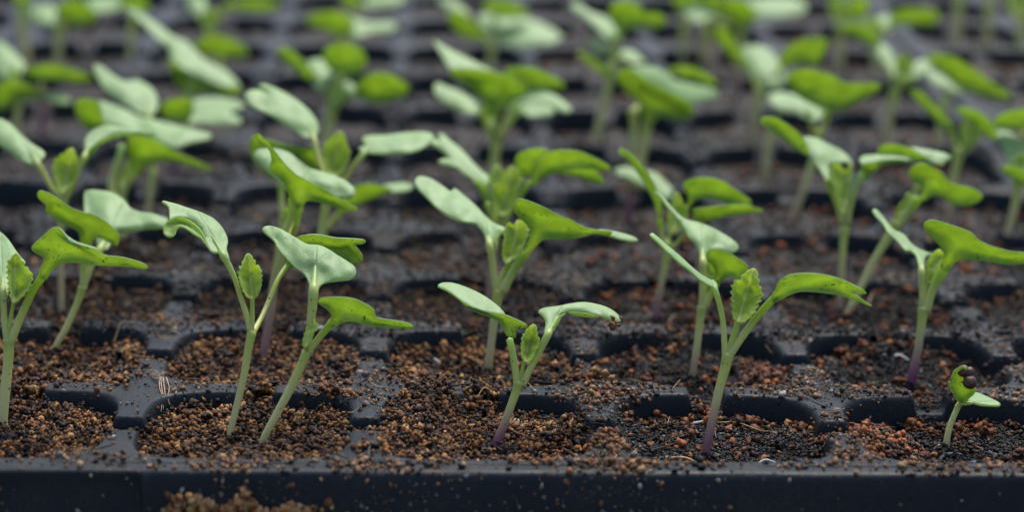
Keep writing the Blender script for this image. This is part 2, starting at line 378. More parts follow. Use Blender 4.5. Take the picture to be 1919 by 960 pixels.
for cy in range(0, 13):
    for cx in range(-3, 4):
        # leave out the cells wholly outside the picture
        ctr = np.array([cx+.5, cy+.5, float(zf(cy+.5))])-CAM; dz_ = ctr@F_; px = 959.5+FPX*(ctr@RR)/dz_
        if px < -330 or px > 2250: 
            continue
        a = np.linspace(0, 2*np.pi, 49)[:-1]; dirs = np.stack([np.cos(a), np.sin(a)], 1); rs = rad(dirs[:, 0], dirs[:, 1])
        ks = np.linspace(0.02, .972, 14 if cy < 3 else 7); P = (dirs[None]*(ks[:, None]/rs[None])[..., None]).reshape(-1, 2)
        X = P[:, 0]+cx+.5; Y = P[:, 1]+cy+.5
        surfV.append(np.stack([X, Y, soilz(X, Y)-.006+zf(Y)], 1)); m = 48; i = np.arange(m); j = (i+1) % m
        for r in range(len(ks)-1): surfF.append(np.stack([sn_+r*m+i, sn_+(r+1)*m+i, sn_+(r+1)*m+j, sn_+r*m+j], 1))
        sn_ += len(P)
        N1 = [10500, 8500, 3400, 1900, 900, 600][cy] if cy < 6 else 300
        u = NR.uniform(-.5, .5, N1); v = NR.uniform(-.5, .5, N1); X = u+cx+.5; Y = v+cy+.5
        sz = soilz(X, Y); tz = tray_at(X, Y); ins = (sz > tz-.012)
        # thin cover of spilled crumbs also on the tray sheet beside full cells
        X, Y, sz = X[ins], Y[ins], np.maximum(sz, tz)[ins]; n = len(X); b = brownness(X, Y)
        isb = NR.rand(n) < b*1.12
        lo = .0036 if cy < 2 else (.007 if cy < 4 else .012)
        r = lo-.0008+NR.gamma(1.3, .0059, n)*np.where(isb, 1.15, .75)
        big = (NR.rand(n) < .012)&isb; r[big] *= 1.5; r = np.minimum(r, np.where(isb, .026, .011))
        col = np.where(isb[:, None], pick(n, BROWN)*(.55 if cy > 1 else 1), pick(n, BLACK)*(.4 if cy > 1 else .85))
        org = isb & (X > 1.0) & (NR.rand(n) < .55); col[org] = pick(org.sum(), ORANGE); r[org] *= 1.45; r = np.minimum(r, .030)
        z = sz+r*NR.uniform(-.35, .9, n)+zf(Y); P = np.stack([X, Y, z], 1)
        fib = (~isb)&(NR.rand(n) < .35)
        va = VAR2 if cy < 1 else VAR1
        bigm = (r > .014)&(~fib)&(cy < 2)
        # bigger crumbs are aggregates of several grains
        ag = np.where(isb & (~fib) & (r > .0105) & (cy < 3))[0]
        if len(ag):
            kk = np.repeat(ag, 4); off = NR.randn(len(kk), 3)*r[kk][:, None]*.55
            CR.add(P[kk]+off, r[kk]*NR.uniform(.35, .65, len(kk)), col[kk]*NR.uniform(.6, 1.45, (len(kk), 1)), VAR1); r[ag] *= .72
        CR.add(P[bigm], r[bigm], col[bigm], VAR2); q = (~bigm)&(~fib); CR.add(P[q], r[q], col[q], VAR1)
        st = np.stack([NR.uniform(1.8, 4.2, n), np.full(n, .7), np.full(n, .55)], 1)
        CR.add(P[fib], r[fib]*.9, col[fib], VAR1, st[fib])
# clods: many crumbs stuck together
for q in range(230):
    X0 = NR.uniform(-1.6, 3.2); Y0 = NR.uniform(0.04, 2.9); u0 = X0-math.floor(X0)-.5; v0 = Y0-math.floor(Y0)-.5
    if rad(np.array(u0), np.array(v0)) > 1.0: continue
    bb = float(brownness(np.array([X0]), np.array([Y0]))[0])
    if NR.rand() > bb*.8+(.12 if X0 < 1 else .04): continue
    R0 = NR.uniform(.016, .042); n = int(30*R0/.02); P = NR.randn(n, 3)*R0*.5; P[:, 2] = np.abs(P[:, 2])*.8
    X = X0+P[:, 0]*1.3; Y = Y0+P[:, 1]; z0 = float(soilz(np.array([X0]), np.array([Y0]))[0])+float(zf(Y0))
    tone = pick(1, ORANGE if X0 > 1 else BROWN+[(.3, (.2, .08, .025))])[0]
    CR.add(np.stack([X, Y, z0+P[:, 2]], 1), NR.uniform(.2, .5, n)*R0*.8, np.clip(tone*NR.uniform(.5, 1.6, (n, 1)), 0, .6), VAR1)
# the two neighbouring trays: plain filling
for (x0, x1, y0, y1) in ((4.19, 7.19, 4, 13), (-5.19, -3.19, 5, 13)):
    for cy in range(y0, y1):
        for k in range(int(round(x1-x0))):
            cx = x0+k; a = np.linspace(0, 2*np.pi, 33)[:-1]; dirs = np.stack([np.cos(a), np.sin(a)], 1); rs = rad(dirs[:, 0], dirs[:, 1])
            ks = np.linspace(.02, .97, 6); P = (dirs[None]*(ks[:, None]/rs[None])[..., None]).reshape(-1, 2)
            X = P[:, 0]+cx+.5; Y = P[:, 1]+cy+.5; surfV.append(np.stack([X, Y, -.11+.03*vnoise(X, Y, 6, 3)+zf(Y)], 1)); m = 32; i = np.arange(m); j = (i+1) % m
            for r in range(5): surfF.append(np.stack([sn_+r*m+i, sn_+(r+1)*m+i, sn_+(r+1)*m+j, sn_+r*m+j], 1))
            sn_ += len(P)
            n = 200; u = NR.uniform(-.4, .4, n); v = NR.uniform(-.4, .4, n); Y = v+cy+.5
            P = np.stack([u+cx+.5, Y, -.09+zf(Y)], 1); CR.add(P, NR.uniform(.01, .03, n), pick(n, BLACK if NR.rand() < .6 else BROWN), VAR1)
so = mesh('potting_soil', np.concatenate(surfV), np.concatenate(surfF), plain('dark_peat', (.018, .015, .015), .85, 1500, .6))
tag(so, 'dark peat bed filling every cell of the trays', 'potting soil', kind='stuff')
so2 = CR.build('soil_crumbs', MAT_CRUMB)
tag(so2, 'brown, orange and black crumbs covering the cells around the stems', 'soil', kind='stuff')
# loose grit lying on the tray sheet
GR = Crumbs()
SAND = [(.3, (.2, .17, .14)), (.25, (.10, .10, .105)), (.2, (.24, .13, .065)), (.15, (.35, .33, .3)), (.1, (.02, .02, .02))]
def on_sheet(n, x0, x1, y0, y1):
    X = NR.uniform(x0, x1, n); Y = NR.uniform(y0, y1, n); t = tray_at(X, Y); k = t > -.03; return X[k], Y[k], t[k]
X, Y, t = on_sheet(150000, -1.9, 3.6, -0.0, 4.0)
dens = np.where(Y < .8, .35, np.where(Y < 1.5, .5, 1.0))*sst(.35, .7, vnoise(X, Y, 5, 40))+.05
for (mx, my, sx, sy, h) in ((1.08, .95, .2, .16, .9), (1.9, 1.05, .25, .12, .9), (-.86, 1.0, .12, .07, .35), (.05, 1.0, .14, .03, .25), (1.0, .25, .1, .22, .9), (2.05, .3, .1, .25, .8), (2.7, 1.0, .3, .06, .5), (3.0, 1.4, .1, .3, .7)):
    dens = dens+h*np.exp(-((X-mx)/sx)**2-((Y-my)/sy)**2)
dens = dens*np.where(X < -.2, .55, 1)
k = NR.rand(len(X)) < dens*1.0; X, Y, t = X[k], Y[k], t[k]; n = len(X)
r = .0022+NR.gamma(1.3, .0022, n); fr = (Y < 1.4); r = np.where(fr & (NR.rand(n) < .22), r*2.1, r); r = np.minimum(r, .02)
col = pick(n, SAND); m1 = fr&(NR.rand(n) < .7); mixt = [(.35, (.19, .085, .036)), (.25, (.30, .17, .085)), (.25, (.012, .012, .014)), (.15, (.06, .03, .018))]
col[m1] = pick(m1.sum(), mixt)
GR.add(np.stack([X, Y, t+r*.35+zf(Y)], 1), r, col, VAR1)
X, Y, t = on_sheet(150000, -3, 4, 1.8, 8.0)
dens = (.25+.75*sst(.3, .65, vnoise(X, Y, 4, 44)))*np.where(Y > 4, .45, 1); k = NR.rand(len(X)) < dens; X, Y, t = X[k], Y[k], t[k]; n = len(X)
r = .003+NR.gamma(1.4, .0035, n)*np.where(Y > 4, 1.5, 1); r = np.minimum(r, .024)
DK = [(.64, (.005, .005, .007)), (.2, (.025, .010, .005)), (.07, (.08, .078, .082)), (.05, (.12, .08, .045)), (.04, (.09, .032, .012))]
GR.add(np.stack([X, Y, t+r*.3+zf(Y)], 1), r, pick(n, DK), (VAR1[0], VAR1[1]))
# crumbs stuck on the cell walls
u = NR.uniform(-.5, .5, 60000); v = NR.uniform(-.5, .5, 60000); cx_ = NR.randint(-2, 4, 60000); cy_ = NR.randint(0, 4, 60000); X = u+cx_+.5; Y = v+cy_+.5; t = tray_at(X, Y)
k = (t < -.02)&(t > -.13)&(NR.rand(60000) < sst(.45, .75, vnoise(X, Y, 6, 47))); X, Y, t = X[k], Y[k], t[k]; n = len(X); r = np.minimum(.003+NR.gamma(1.5, .004, n), .02)
GR.add(np.stack([X, Y, t+r*.3+zf(Y)], 1), r, pick(n, BROWN), VAR1)
# grit along the near rim and on the skirt
n = 2600; X = NR.uniform(-1.7, 2.8, n); Y = -NR.uniform(-.05, .085, n); cl = vnoise(X, Y*0, 4, 50); k = NR.rand(n) < sst(.3, .8, cl)*.9+.12; X, Y = X[k], Y[k]; n = len(X)
r = .003+NR.gamma(1.5, .0035, n); r = np.minimum(r, .02); z = np.interp(-Y, [0, .035, .062, .078, .088, .094], [0, 0, -.001, -.006, -.018, -.04])
GR.add(np.stack([X, Y, z+r*.4], 1), r, pick(n, mixt+[(.3, (.34, .19, .1))]), VAR1)
n = 1500; X = NR.uniform(-1.7, 2.8, n); X = X[NR.rand(n) < .12+sst(.5, .85, vnoise(X, X*0, 3.3, 52))*.8]; n = len(X); zz = -NR.uniform(.02, .26, n); r = .002+NR.gamma(1.2, .0032, n); r = np.minimum(r, .014)
yo = -np.interp(-zz, [.018, .04, .10, .2, .32], [.088, .094, .100, .108, .118]); GR.add(np.stack([X, yo-r*.3, zz], 1), r, pick(n, SAND+[(.5, (.22, .11, .05))]), VAR1)
for (qx, qy, sx, sy, nn, big_) in ((222, 712, .05, .05, 50, 1), (255, 700, .05, .05, 22, 1), (608, 733, .07, .025, 60, 1), (648, 741, .03, .03, 30, 1), (1135, 832, .05, .06, 110, 1.1), (1150, 806, .06, .05, 60, 1),
    (700, 838, .07, .05, 60, 1), (1095, 702, .10, .08, 130, 1.1), (1130, 740, .12, .06, 120, .9), (760, 545, .10, .08, 60, .8), (330, 600, .14, .05, 90, .9), (1500, 600, .12, .06, 90, .8), (1580, 850, .07, .05, 70, .8), (1440, 690, .05, .08, 40, 1.2), (215, 850, .08, .03, 30, 1), (1190, 868, .25, .02, 80, .9)):
    c0 = unp(qx, qy, .01)[0]; X = c0[0]+NR.randn(nn)*sx; Y = c0[1]+NR.randn(nn)*sy; Y = np.maximum(Y, -.06); t = np.maximum(tray_at(X, np.maximum(Y, .001)), soilz(X, np.maximum(Y, .001))); t = np.where(Y < 0, 0, t)
    r = np.minimum((.0045+NR.gamma(1.5, .0042, nn))*big_, .021); GR.add(np.stack([X, Y, t+r*NR.uniform(.3, 1.2, nn)+zf(Y)], 1), r, pick(nn, [(.35, (.32, .15, .055)), (.3, (.20, .075, .022)), (.25, (.08, .028, .009)), (.1, (.02, .018, .018))]), VAR1)
gp = GR.build('loose_grit', MAT_CRUMB); tag(gp, 'sandy grit scattered over the black tray sheet between the cells', 'grit', kind='stuff')
# clump stuck on the skirt at the lower left
PL = Crumbs(); n = 420; X = NR.normal(-.42, .16, n); X = np.where(NR.rand(n) < .6, NR.uniform(-.76, -.18, n), X)
top = -.085-.07*vnoise(X, X*0, 11, 60); zz = top-np.abs(NR.normal(0, .04, n)); r = .004+NR.gamma(1.5, .0045, n); r = np.minimum(r, .016)
yo = -np.interp(-zz, [.04, .10, .2, .32], [.094, .100, .108, .118]); PL.add(np.stack([X, yo-r*.3-NR.uniform(0, .008, n), zz], 1), r, pick(n, [(.4, (.50, .27, .11)), (.35, (.34, .16, .06)), (.1, (.14, .06, .025)), (.15, (.60, .40, .20))]), VAR2)
pl = PL.build('crumb_pile', MAT_CRUMB); tag(pl, 'tan crumbs heaped on the front face of the tray at lower left', 'crumbs', kind='stuff')
# ---------------------------------------------------------------- tubes
def tube(pts, rad_, seg=10, sub=4, cap=True):
    """pts (n,3), rad_ (n) -> V, F, parameter t along"""
    P = np.asarray(pts, float); r = np.asarray(rad_, float); n = len(P)
    if n > 2 and sub > 1:
        Q = [P[0]*2-P[1]]+list(P)+[P[-1]*2-P[-2]]; rr = [r[0]]+list(r)+[r[-1]]; o = []; ro = []
        for i in range(n-1):
            for s in range(sub):
                t = s/sub; a, b, c, d = Q[i:i+4]
                o.append(.5*((2*b)+(-a+c)*t+(2*a-5*b+4*c-d)*t*t+(-a+3*b-3*c+d)*t**3))
                ra, rb, rc, rd = rr[i:i+4]; ro.append(rb+(rc-rb)*(t*t*(3-2*t)))
        o.append(P[-1]); ro.append(r[-1]); P = np.array(o); r = np.array(ro)
    elif n == 2:
        tt = np.linspace(0, 1, 6)[:, None]; P = P[0]*(1-tt)+P[1]*tt; r = r[0]*(1-tt[:, 0])+r[1]*tt[:, 0]
    n = len(P); T = np.gradient(P, axis=0); T /= np.linalg.norm(T, axis=1)[:, None]+1e-12
    ref = np.array([0.3, 1.0, 0.1]); V = []
    for i in range(n):
        a = np.cross(T[i], ref); a /= np.linalg.norm(a); b = np.cross(T[i], a)
        for s in range(seg):
            an = 2*np.pi*s/seg; V.append(P[i]+r[i]*(a*np.cos(an)+b*np.sin(an)))
    Fc = []
    for i in range(n-1):
        for s in range(seg): Fc.append((i*seg+s, i*seg+(s+1) % seg, (i+1)*seg+(s+1) % seg, (i+1)*seg+s))
    V.append(P[0]-T[0]*r[0]*.3); V.append(P[-1]+T[-1]*r[-1]*.6); k = len(V)
    for s in range(seg):
        Fc.append((k-2, (s+1) % seg, s)); Fc.append((k-1, (n-1)*seg+s, (n-1)*seg+(s+1) % seg))
    L = np.concatenate([[0], np.cumsum(np.linalg.norm(np.diff(P, axis=0), axis=1))]); t = np.repeat(L/L[-1], seg)
    return np.array(V), Fc, np.concatenate([t, [0, 1]]), P
# ---------------------------------------------------------------- leaves
CROP = {'A': (0, 420, 4), 'B': (0, 200, 4), 'C': (290, 360, 4), 'D': (440, 230, 4), 'E': (480, 410, 4), 'F': (770, 300, 4), 'G': (810, 510, 3.5556),
        'H': (1200, 430, 4), 'I': (940, 260, 4), 'J': (1140, 260, 4), 'K': (1400, 200, 4), 'L': (1599, 250, 4), 'M': (1599, 370, 4), 'N': (1400, 480, 4),
        'O': (1740, 660, 5.333), 'Q': (780, 220, 4), '1': (380, 80, 2.6667), '2': (940, 120, 2.6667), '3': (1439, 120, 2.6667), '4': (0, 120, 2.6667),
        'T': (0, 0, 4), 'V': (480, 0, 4), 'W': (960, 0, 4), 'X': (1439, 0, 4), 'U': (640, 160, 2), '_': (0, 0, 1)}
def pp(s):
    out = []; k = '_'
    for tok in s.split():
        if ',' not in tok: k = tok; continue
        v = [float(x) for x in tok.split(',')]; x0, y0, q = CROP[k]
        out.append([x0+v[0]/q, y0+v[1]/q]+v[2:])
    return np.array(out)
def smooth_closed(P, step):
    n = len(P); out = []
    for i in range(n):
        a, b, c, d = P[i-1], P[i], P[(i+1) % n], P[(i+2) % n]; m = max(1, int(round(np.linalg.norm(c-b)/step)))
        for s in range(m):
            t = s/m; out.append(.5*((2*b)+(-a+c)*t+(2*a-5*b+4*c-d)*t*t+(-a+3*b-3*c+d)*t**3))
    return np.array(out)
def inside(Q, poly):
    x, y = Q[:, 0], Q[:, 1]; c = np.zeros(len(Q), bool); n = len(poly)
    for i in range(n):
        x1, y1 = poly[i-1]; x2, y2 = poly[i]
        cond = ((y1 > y) != (y2 > y)) & (x < (x2-x1)*(y-y1)/((y2-y1) if y2 != y1 else 1e-9)+x1); c ^= cond
    return c
def distb(Q, poly):
    A = poly; B = np.roll(poly, -1, 0); AB = B-A; l2 = (AB**2).sum(1)+1e-9
    D = np.full(len(Q), 1e9)
    for a, ab, l in zip(A, AB, l2):
        t = np.clip(((Q-a)@ab)/l, 0, 1); D = np.minimum(D, np.linalg.norm(Q-a-t[:, None]*ab, axis=1))
    return D
def blade(out2, dfun, dep0, up, base, tip, thick, grid, teeth=0, dome=0.0, fold=-.45):
    """out2: outline in photo pixels; dfun: depth in px; returns closed thin mesh of real thickness"""
    poly = smooth_closed(out2, max(2.2, grid*.5))
    ax = np.array(tip)-np.array(base); Ln = np.linalg.norm(ax)+1e-9; ax = ax/Ln; pr = np.array([-ax[1], ax[0]])
    if teeth:
        n = len(poly); nx = np.roll(poly, -1, 0)-np.roll(poly, 1, 0); nrm = np.stack([nx[:, 1], -nx[:, 0]], 1); nrm /= np.linalg.norm(nrm, axis=1)[:, None]+1e-9
        area = .5*np.sum(poly[:, 0]*np.roll(poly[:, 1], -1)-np.roll(poly[:, 0], -1)*poly[:, 1])
        if area < 0: nrm = -nrm
        ul = ((poly-np.array(base))@ax)/Ln
        ph = ul*teeth+.3; saw = (ph-np.floor(ph)); saw = np.where(saw < .75, (saw/.75)**1.5, (1-saw)/.25)
        poly = poly+nrm*((saw-.5)*(.5+1.0*vnoise(np.floor(ph), np.sign((poly-np.array(base))@pr)*3, .9, 12))*Ln*.055*np.clip((1-ul)*4, 0, 1)*np.clip(ul*6, 0, 1))[:, None]
    x0, y0 = poly.min(0); x1, y1 = poly.max(0)
    gx_, gy_ = np.meshgrid(np.arange(x0, x1, grid), np.arange(y0, y1, grid*.87)); gx_[1::2] += grid*.5
    Q = np.stack([gx_.ravel(), gy_.ravel()], 1); Q = Q[inside(Q, poly)] if len(Q) else Q
    ee = thick*.55
    # an inner ring that carries the rounding of the edge
    nx = np.roll(poly, -1, 0)-np.roll(poly, 1, 0); nrm = np.stack([-nx[:, 1], nx[:, 0]], 1); nrm /= np.linalg.norm(nrm, axis=1)[:, None]+1e-9
    area = .5*np.sum(poly[:, 0]*np.roll(poly[:, 1], -1)-np.roll(poly[:, 0], -1)*poly[:, 1])
    if area < 0: nrm = -nrm
    rings = []
    for e in (ee*.35, ee*1.05):
        q = poly+nrm*e; q = q[inside(q, poly)]; q = q[distb(q, poly) > e*.85]; rings.append(q)
    if len(Q): Q = Q[distb(Q, poly) > ee*1.05+grid*.4]
    pts = np.concatenate([poly]+rings+([Q] if len(Q) else [])); nb = len(poly)
    res = geometry.delaunay_2d_cdt([Vector(p) for p in pts], [(i, (i+1) % nb) for i in range(nb)], [], 2, 1e-4)
    P2 = np.array([v[:] for v in res[0]]); T = np.array([f for f in res[2] if len(f) == 3])
    cen = P2[T].mean(1); T = T[inside(cen, poly)]
    D = distb(P2, poly); bd = D < 1e-3
    rel = P2-np.array(base); lu = rel@ax/Ln; lv = rel@pr/Ln
    d = dfun(P2)
    wd = max(D.max(), 1e-6)
    d = d+dome*wd*(1-(D/wd))**2
    d = d+((vnoise(P2[:, 0], P2[:, 1], .035, 70)-.5)*9+(vnoise(P2[:, 0], P2[:, 1], .10, 71)-.5)*2.6)*np.clip(D/7, 0, 1)*(2.2 if up else 1.8)
    if teeth: 
        ph = (lu-np.abs(lv)*.85)*5.5; d = d+0.9*np.cos(2*np.pi*ph)*np.clip(D/9, 0, 1)*(.4+1.2*vnoise(P2[:, 0], P2[:, 1], .06, 75))+1.8*np.exp(-(lv/.04)**2)+fold*np.abs(lv)*Ln+(vnoise(P2[:, 0], P2[:, 1], .07, 73)-.5)*14*np.clip(D/6, 0, 1)
    dep = dep0*(1+d/FPX)
    W = CAM+(F_+RR*((P2[:, :1]-959.5)/FPX)+UU*((480-P2[:, 1:])/FPX))*dep[:, None]
    # normals facing the camera
    fn = np.cross(W[T[:, 1]]-W[T[:, 0]], W[T[:, 2]]-W[T[:, 0]]); flip = (fn*(CAM-W[T[:, 0]])).sum(1) < 0
    T[flip] = T[flip][:, ::-1]; fn[flip] *= -1
    vn = np.zeros_like(W)
    for k in range(3): np.add.at(vn, T[:, k], fn)
    vn /= np.linalg.norm(vn, axis=1)[:, None]+1e-12
    px = dep0/FPX; h = thick*.5*px*np.sqrt(np.clip(1-(1-np.clip(D/ee, 0, 1))**2, 0, 1))
    h = np.where(bd, 0, h)
    F1 = W+vn*h[:, None]; n = len(W); idx = np.arange(n); back = np.where(bd, idx, 0); nbk = (~bd).sum(); back[~bd] = n+np.arange(nbk)
    B1 = (W-vn*h[:, None])[~bd]
    V = np.concatenate([F1, B1]); Tb = back[T][:, ::-1]
    side = np.concatenate([np.full(n, 1.0 if up else 0.0), np.full(nbk, 0.0 if up else 1.0)])
    side[:n][bd] = .5
    return V, np.concatenate([T, Tb]), side, np.concatenate([lu, lu[~bd]]), np.concatenate([lv, lv[~bd]])
def make_plant(spec):
    label = spec['label']; st = pp(spec['stem'])
    B, dep0 = unp(st[0, 0], st[0, 1], spec.get('h', -.085)); k = dep0/FPX
    far = B[1]
    root = empty('seedling', B, label, 'seedling', 'kale seedlings growing in the trays')
    lean = spec.get('lean', 0)
    n = len(st); dd = np.linspace(0, lean, n)
    P = [at(x, y, dep0*(1+q/FPX)) for (x, y), q in zip(st[:, :2], dd)]; r = st[:, 2]*.5*k
    ext = [P[0]+np.array([0, 0, -.06])]; P = ext+P; r = np.concatenate([[r[0]], r])
    V, Fc, t, _ = tube(P, r, 14 if far < 2 else 8, 5 if far < 2 else 3)
    pur = spec.get('purple', 0.25); ph = spec.get('ph', .35)
    hh = (V[:, 2]-B[2])/max(1e-6, (P[-1][2]-B[2]))
    mesh('stem', V, [tuple(f) for f in Fc], MAT_STEM, root, attrs={'purple': pur*(1-sst(0.03, ph*2.3, hh)), 'green': .15+.8*sst(.35, 1.0, hh), 'mint': hh*0, 'bladey': hh*0})
    top = st[-1, :2]; thick = spec.get('thick', 5.0)*(9.3/dep0)
    for lf in spec['leaves']:
        typ = lf.get('k', 'c'); V_ = []; F_l = []; sd_ = []; lu = []; lv = []; nv = 0; funs = []
        pet = pp(lf['p']) if 'p' in lf else None
        patches = lf['o']
        outs = [pp(o[1]) for o in patches]
        d0 = lf.get('d', 0)
        if pet is None:
            o0 = outs[0][:, :2]; j = np.argmin(np.linalg.norm(o0-top, axis=1)); c = o0.mean(0); e = o0[j]*.8+c*.2
            wd = st[-1, 2]*.6; pet = np.array([[top[0], top[1]+6, wd], [(top[0]*.6+e[0]*.4), (top[1]*.5+e[1]*.5), wd*.85], [e[0], e[1], wd]])
        ref = pet[-1, :2]
        nP = len(pet); pd = np.linspace(lean, d0, nP)
        PT = [at(x, y, dep0*(1+q/FPX)) for (x, y), q in zip(pet[:, :2], pd)]
        rr = pet[:, 2]*.5*k
        # run on under the blade as a fading midrib
        allo = np.concatenate(outs)[:, :2]
        dirr = pet[-1, :2]-pet[-2, :2]; dirr = dirr/(np.linalg.norm(dirr)+1e-9)
        far_i = np.argmax(np.linalg.norm(outs[0][:, :2]-ref, axis=1)); tip = pp(lf['t'])[0][:2] if 't' in lf else (outs[0][far_i, :2] if typ == 't' else ref+dirr*0.6*np.linalg.norm(allo.max(0)-allo.min(0)))
        for o, oo in zip(patches, outs):
            up = o[0][0] == 't'; g = o[2]; q = oo[:, :2]
            if isinstance(g, str):      # hinge on the first patch along a fold line
                gp = float(g.split('|')[1]); fl = pp(g.split('|')[0])[:, :2]; a, b = fl[0], fl[1]
                da, db = funs[0](np.array([a, b])); e = b-a; le = np.linalg.norm(e); e = e/le; nn = np.array([-e[1], e[0]]); nn = nn if nn[1] > 0 else -nn
                fun = (lambda a, e, nn, da, sl, gp: (lambda Q: da+((Q-a)@e)*sl+((Q-a)@nn)*gp))(a, e, nn, da, (db-da)/le, gp)
            else:
                rf = pp(o[3])[0][:2] if len(o) > 3 else ref
                cc = g[2] if len(g) > 2 else 0
                fun = (lambda rf, g, d0, cc: (lambda Q: d0+(Q[:, 0]-rf[0])*g[0]+(Q[:, 1]-rf[1])*g[1]+cc*((Q[:, 0]-rf[0])**2)/100))(rf, g, d0, cc)
            funs.append(fun)
            grid = lf.get('grid', 7 if far < 2 else (10 if far < 4 else 16))
            th = thick*(.6 if typ == 't' else 1)
            a1, f1, s1, u1, v1 = blade(q, fun, dep0, up, ref, tip, th, grid, teeth=(lf.get('teeth', 9) if typ == 't' else 0), dome=lf.get('dome', .35 if up else -1.0))
            V_.append(a1); F_l += [tuple(int(z)+nv for z in f) for f in f1]; nv += len(a1); sd_.append(s1); lu.append(u1); lv.append(v1)
        mat = MAT_TRUE if typ == 't' else MAT_COT
        nm = 'true_leaf' if typ == 't' else 'cotyledon'
        ob = mesh(nm, np.concatenate(V_), F_l, mat, root, attrs={'side': np.concatenate(sd_), 'lu': np.concatenate(lu), 'lv': np.concatenate(lv)})
        nb0 = len(PT)
        if 'p' in lf and patches[0][0] == 't':
            sg = 1 if patches[0][0] == 't' else -1; Lb = np.linalg.norm(tip-ref)
            for f_, w_ in ((.16, .62), (.34, .36), (.55, .14)):
                q_ = (ref+(tip-ref)*f_)[None]
                if not inside(q_, outs[0][:, :2])[0]: break
                dv = float(funs[0](q_)[0]); PT.append(at(q_[0, 0], q_[0, 1], dep0*(1+(dv+sg*thick*.35)/FPX))); rr = np.append(rr, rr[nb0-1]*w_)
        tv, tf, tt, _ = tube(PT, rr*.96, 12 if far < 2 else 8, 5 if far < 2 else 3)
        mesh('petiole', tv, [tuple(f) for f in tf], MAT_STEM, root, attrs={'purple': np.zeros(len(tv)), 'green': .55+.45*tt, 'bladey': (sst(.25, .95, tt) if typ != 't' else tt*.6), 'mint': np.full(len(tv), 1.0 if patches[0][0] == 't' and typ != 't' else 0.0)})
    return root, dep0
TOP = (0, -2.0); UND = (0, 1.3)
PLANTS = []
def plant(label, stem, leaves, **kw): PLANTS.append(dict(label=label, stem=stem, leaves=leaves, **kw))
def cot(o, p=None, **kw):
    d = dict(o=o, **kw)
    if p: d['p'] = p
    return d
def tru(out, p=None, g=(0, -.35), **kw):
    d = dict(k='t', o=[('u', out, g)], **kw)
    if p: d['p'] = p
    return d
# ---- first row
plant('seedling cut by the left edge with a toothed lime leaf and long green leaf', '_ 4,797,20 7,760,19 11,720,19 14,690,18 16,660,19 17,638,22', [
 cot([('t', '_ -60,425 -30,412 0,434 14,447 30,470 40,483 48,493 36,503 20,525 14,560 2,560 -4,525 -20,490 -60,470', (0, -1.6))], '_ 14,645,14 8,600,12 6,550,13'),
 cot([('u', 'A 330,270 310,245 250,205 241,170 300,110 380,40 430,25 470,60 520,120 600,155 700,185 750,215 800,237 900,247 1000,270 1090,303 1107,325 1085,343 980,325 850,318 700,310 600,297 500,293 430,315 375,370 340,420 290,380', (0, 1.2)),
      ('t', 'A 425,24 455,35 500,85 560,125 640,155 720,180 760,212 700,197 600,172 530,150 480,110 450,70', 'A 440,30 760,214|-1.5')], 'A 75,900,18 130,760,16 190,620,16 260,480,15 320,390,17'),
 tru('A 120,215 160,260 185,300 215,340 245,375 245,430 220,490 180,540 130,585 100,592 80,570 65,500 60,430 52,370 55,290 85,250', 'A 60,880,9 75,740,8 100,590,8')], purple=.1)
plant('front seedling in the second cell from the left with a curled, folded left leaf', '_ 431,821,12 434,800,12 441,772,13 456,710,14 464,663,15 472,622,17', [
 cot([('t', 'C 480,468 440,462 410,440 385,380 360,310 320,260 260,215 200,193 150,195 110,215 108,170 100,115 75,95 50,75 60,66 110,75 190,100 280,130 360,160 440,200 500,260 540,330 550,380 540,430 560,510 525,505', (.5, -1.3)),
      ('u', 'C 150,193 200,191 260,213 322,258 362,308 388,380 405,430 370,385 345,350 300,325 245,285 210,268 185,265 162,290 150,325 115,342 75,325 60,285 75,240 110,212', 'C 150,195 400,425|-.5')], 'C 722,1060,14 690,930,11 640,780,10 600,650,10 555,550,12 515,480,14'),
 cot([('u', 'E 230,300 300,150 390,122 470,122 600,145 700,150 800,158 822,172 800,190 740,195 770,235 800,280 795,315 760,338 710,335 640,300 560,280 450,340 330,350 250,370', (.15, .9)),
      ('u', 'E 292,152 390,120 470,120 600,143 700,148 802,157 824,172 800,190 740,195 640,190 540,205 450,202 380,192 330,172', (.15, 1.6), 'E 300,200')], 'C 732,1060,13 790,960,10 850,830,10 920,660,10 985,560,11 1025,515,12', d=175),
 tru('C 705,460 735,490 765,540 790,565 803,600 806,650 800,700 790,740 770,785 745,800 720,802 690,790 660,750 640,700 628,650 622,600 640,560 662,510 685,470', 'C 728,1060,10 732,930,9 730,790,8')], purple=.12)
plant('leaning front seedling with a broad upturned pale leaf above a green side leaf', '_ 490,832,13 519,776,15 541,735,16 562,691,17 575,660,19', [
 cot([('t', 'E 365,430 395,500 400,565 455,570 475,520 510,490 600,475 690,465 735,440 750,400 735,360 690,325 620,280 540,230 470,200 380,190 300,145 240,110 180,75 120,55 70,58 45,80 60,110 130,170 160,230 220,300 290,370', (0, -1.1))], 'E 375,1010,15 395,900,15 408,780,16 422,650,19 430,540,20'),
 cot([('u', 'E 560,750 565,720 530,680 480,640 465,620 490,598 560,590 650,590 740,605 820,640 880,680 895,735 950,752 1050,767 1140,785 1180,808 1178,825 1110,828 1000,820 880,810 790,787 700,775 640,785 590,815 548,805', (0, 1.1))], 'E 390,1010,16 430,950,14 500,860,14 575,770,16'),
 tru('E 415,725 440,765 467,805 450,840 430,870 410,930 390,960 360,970 345,930 352,890 370,830 398,770', 'E 385,1010,8 375,960,8', teeth=6, d=-15)], purple=.08)
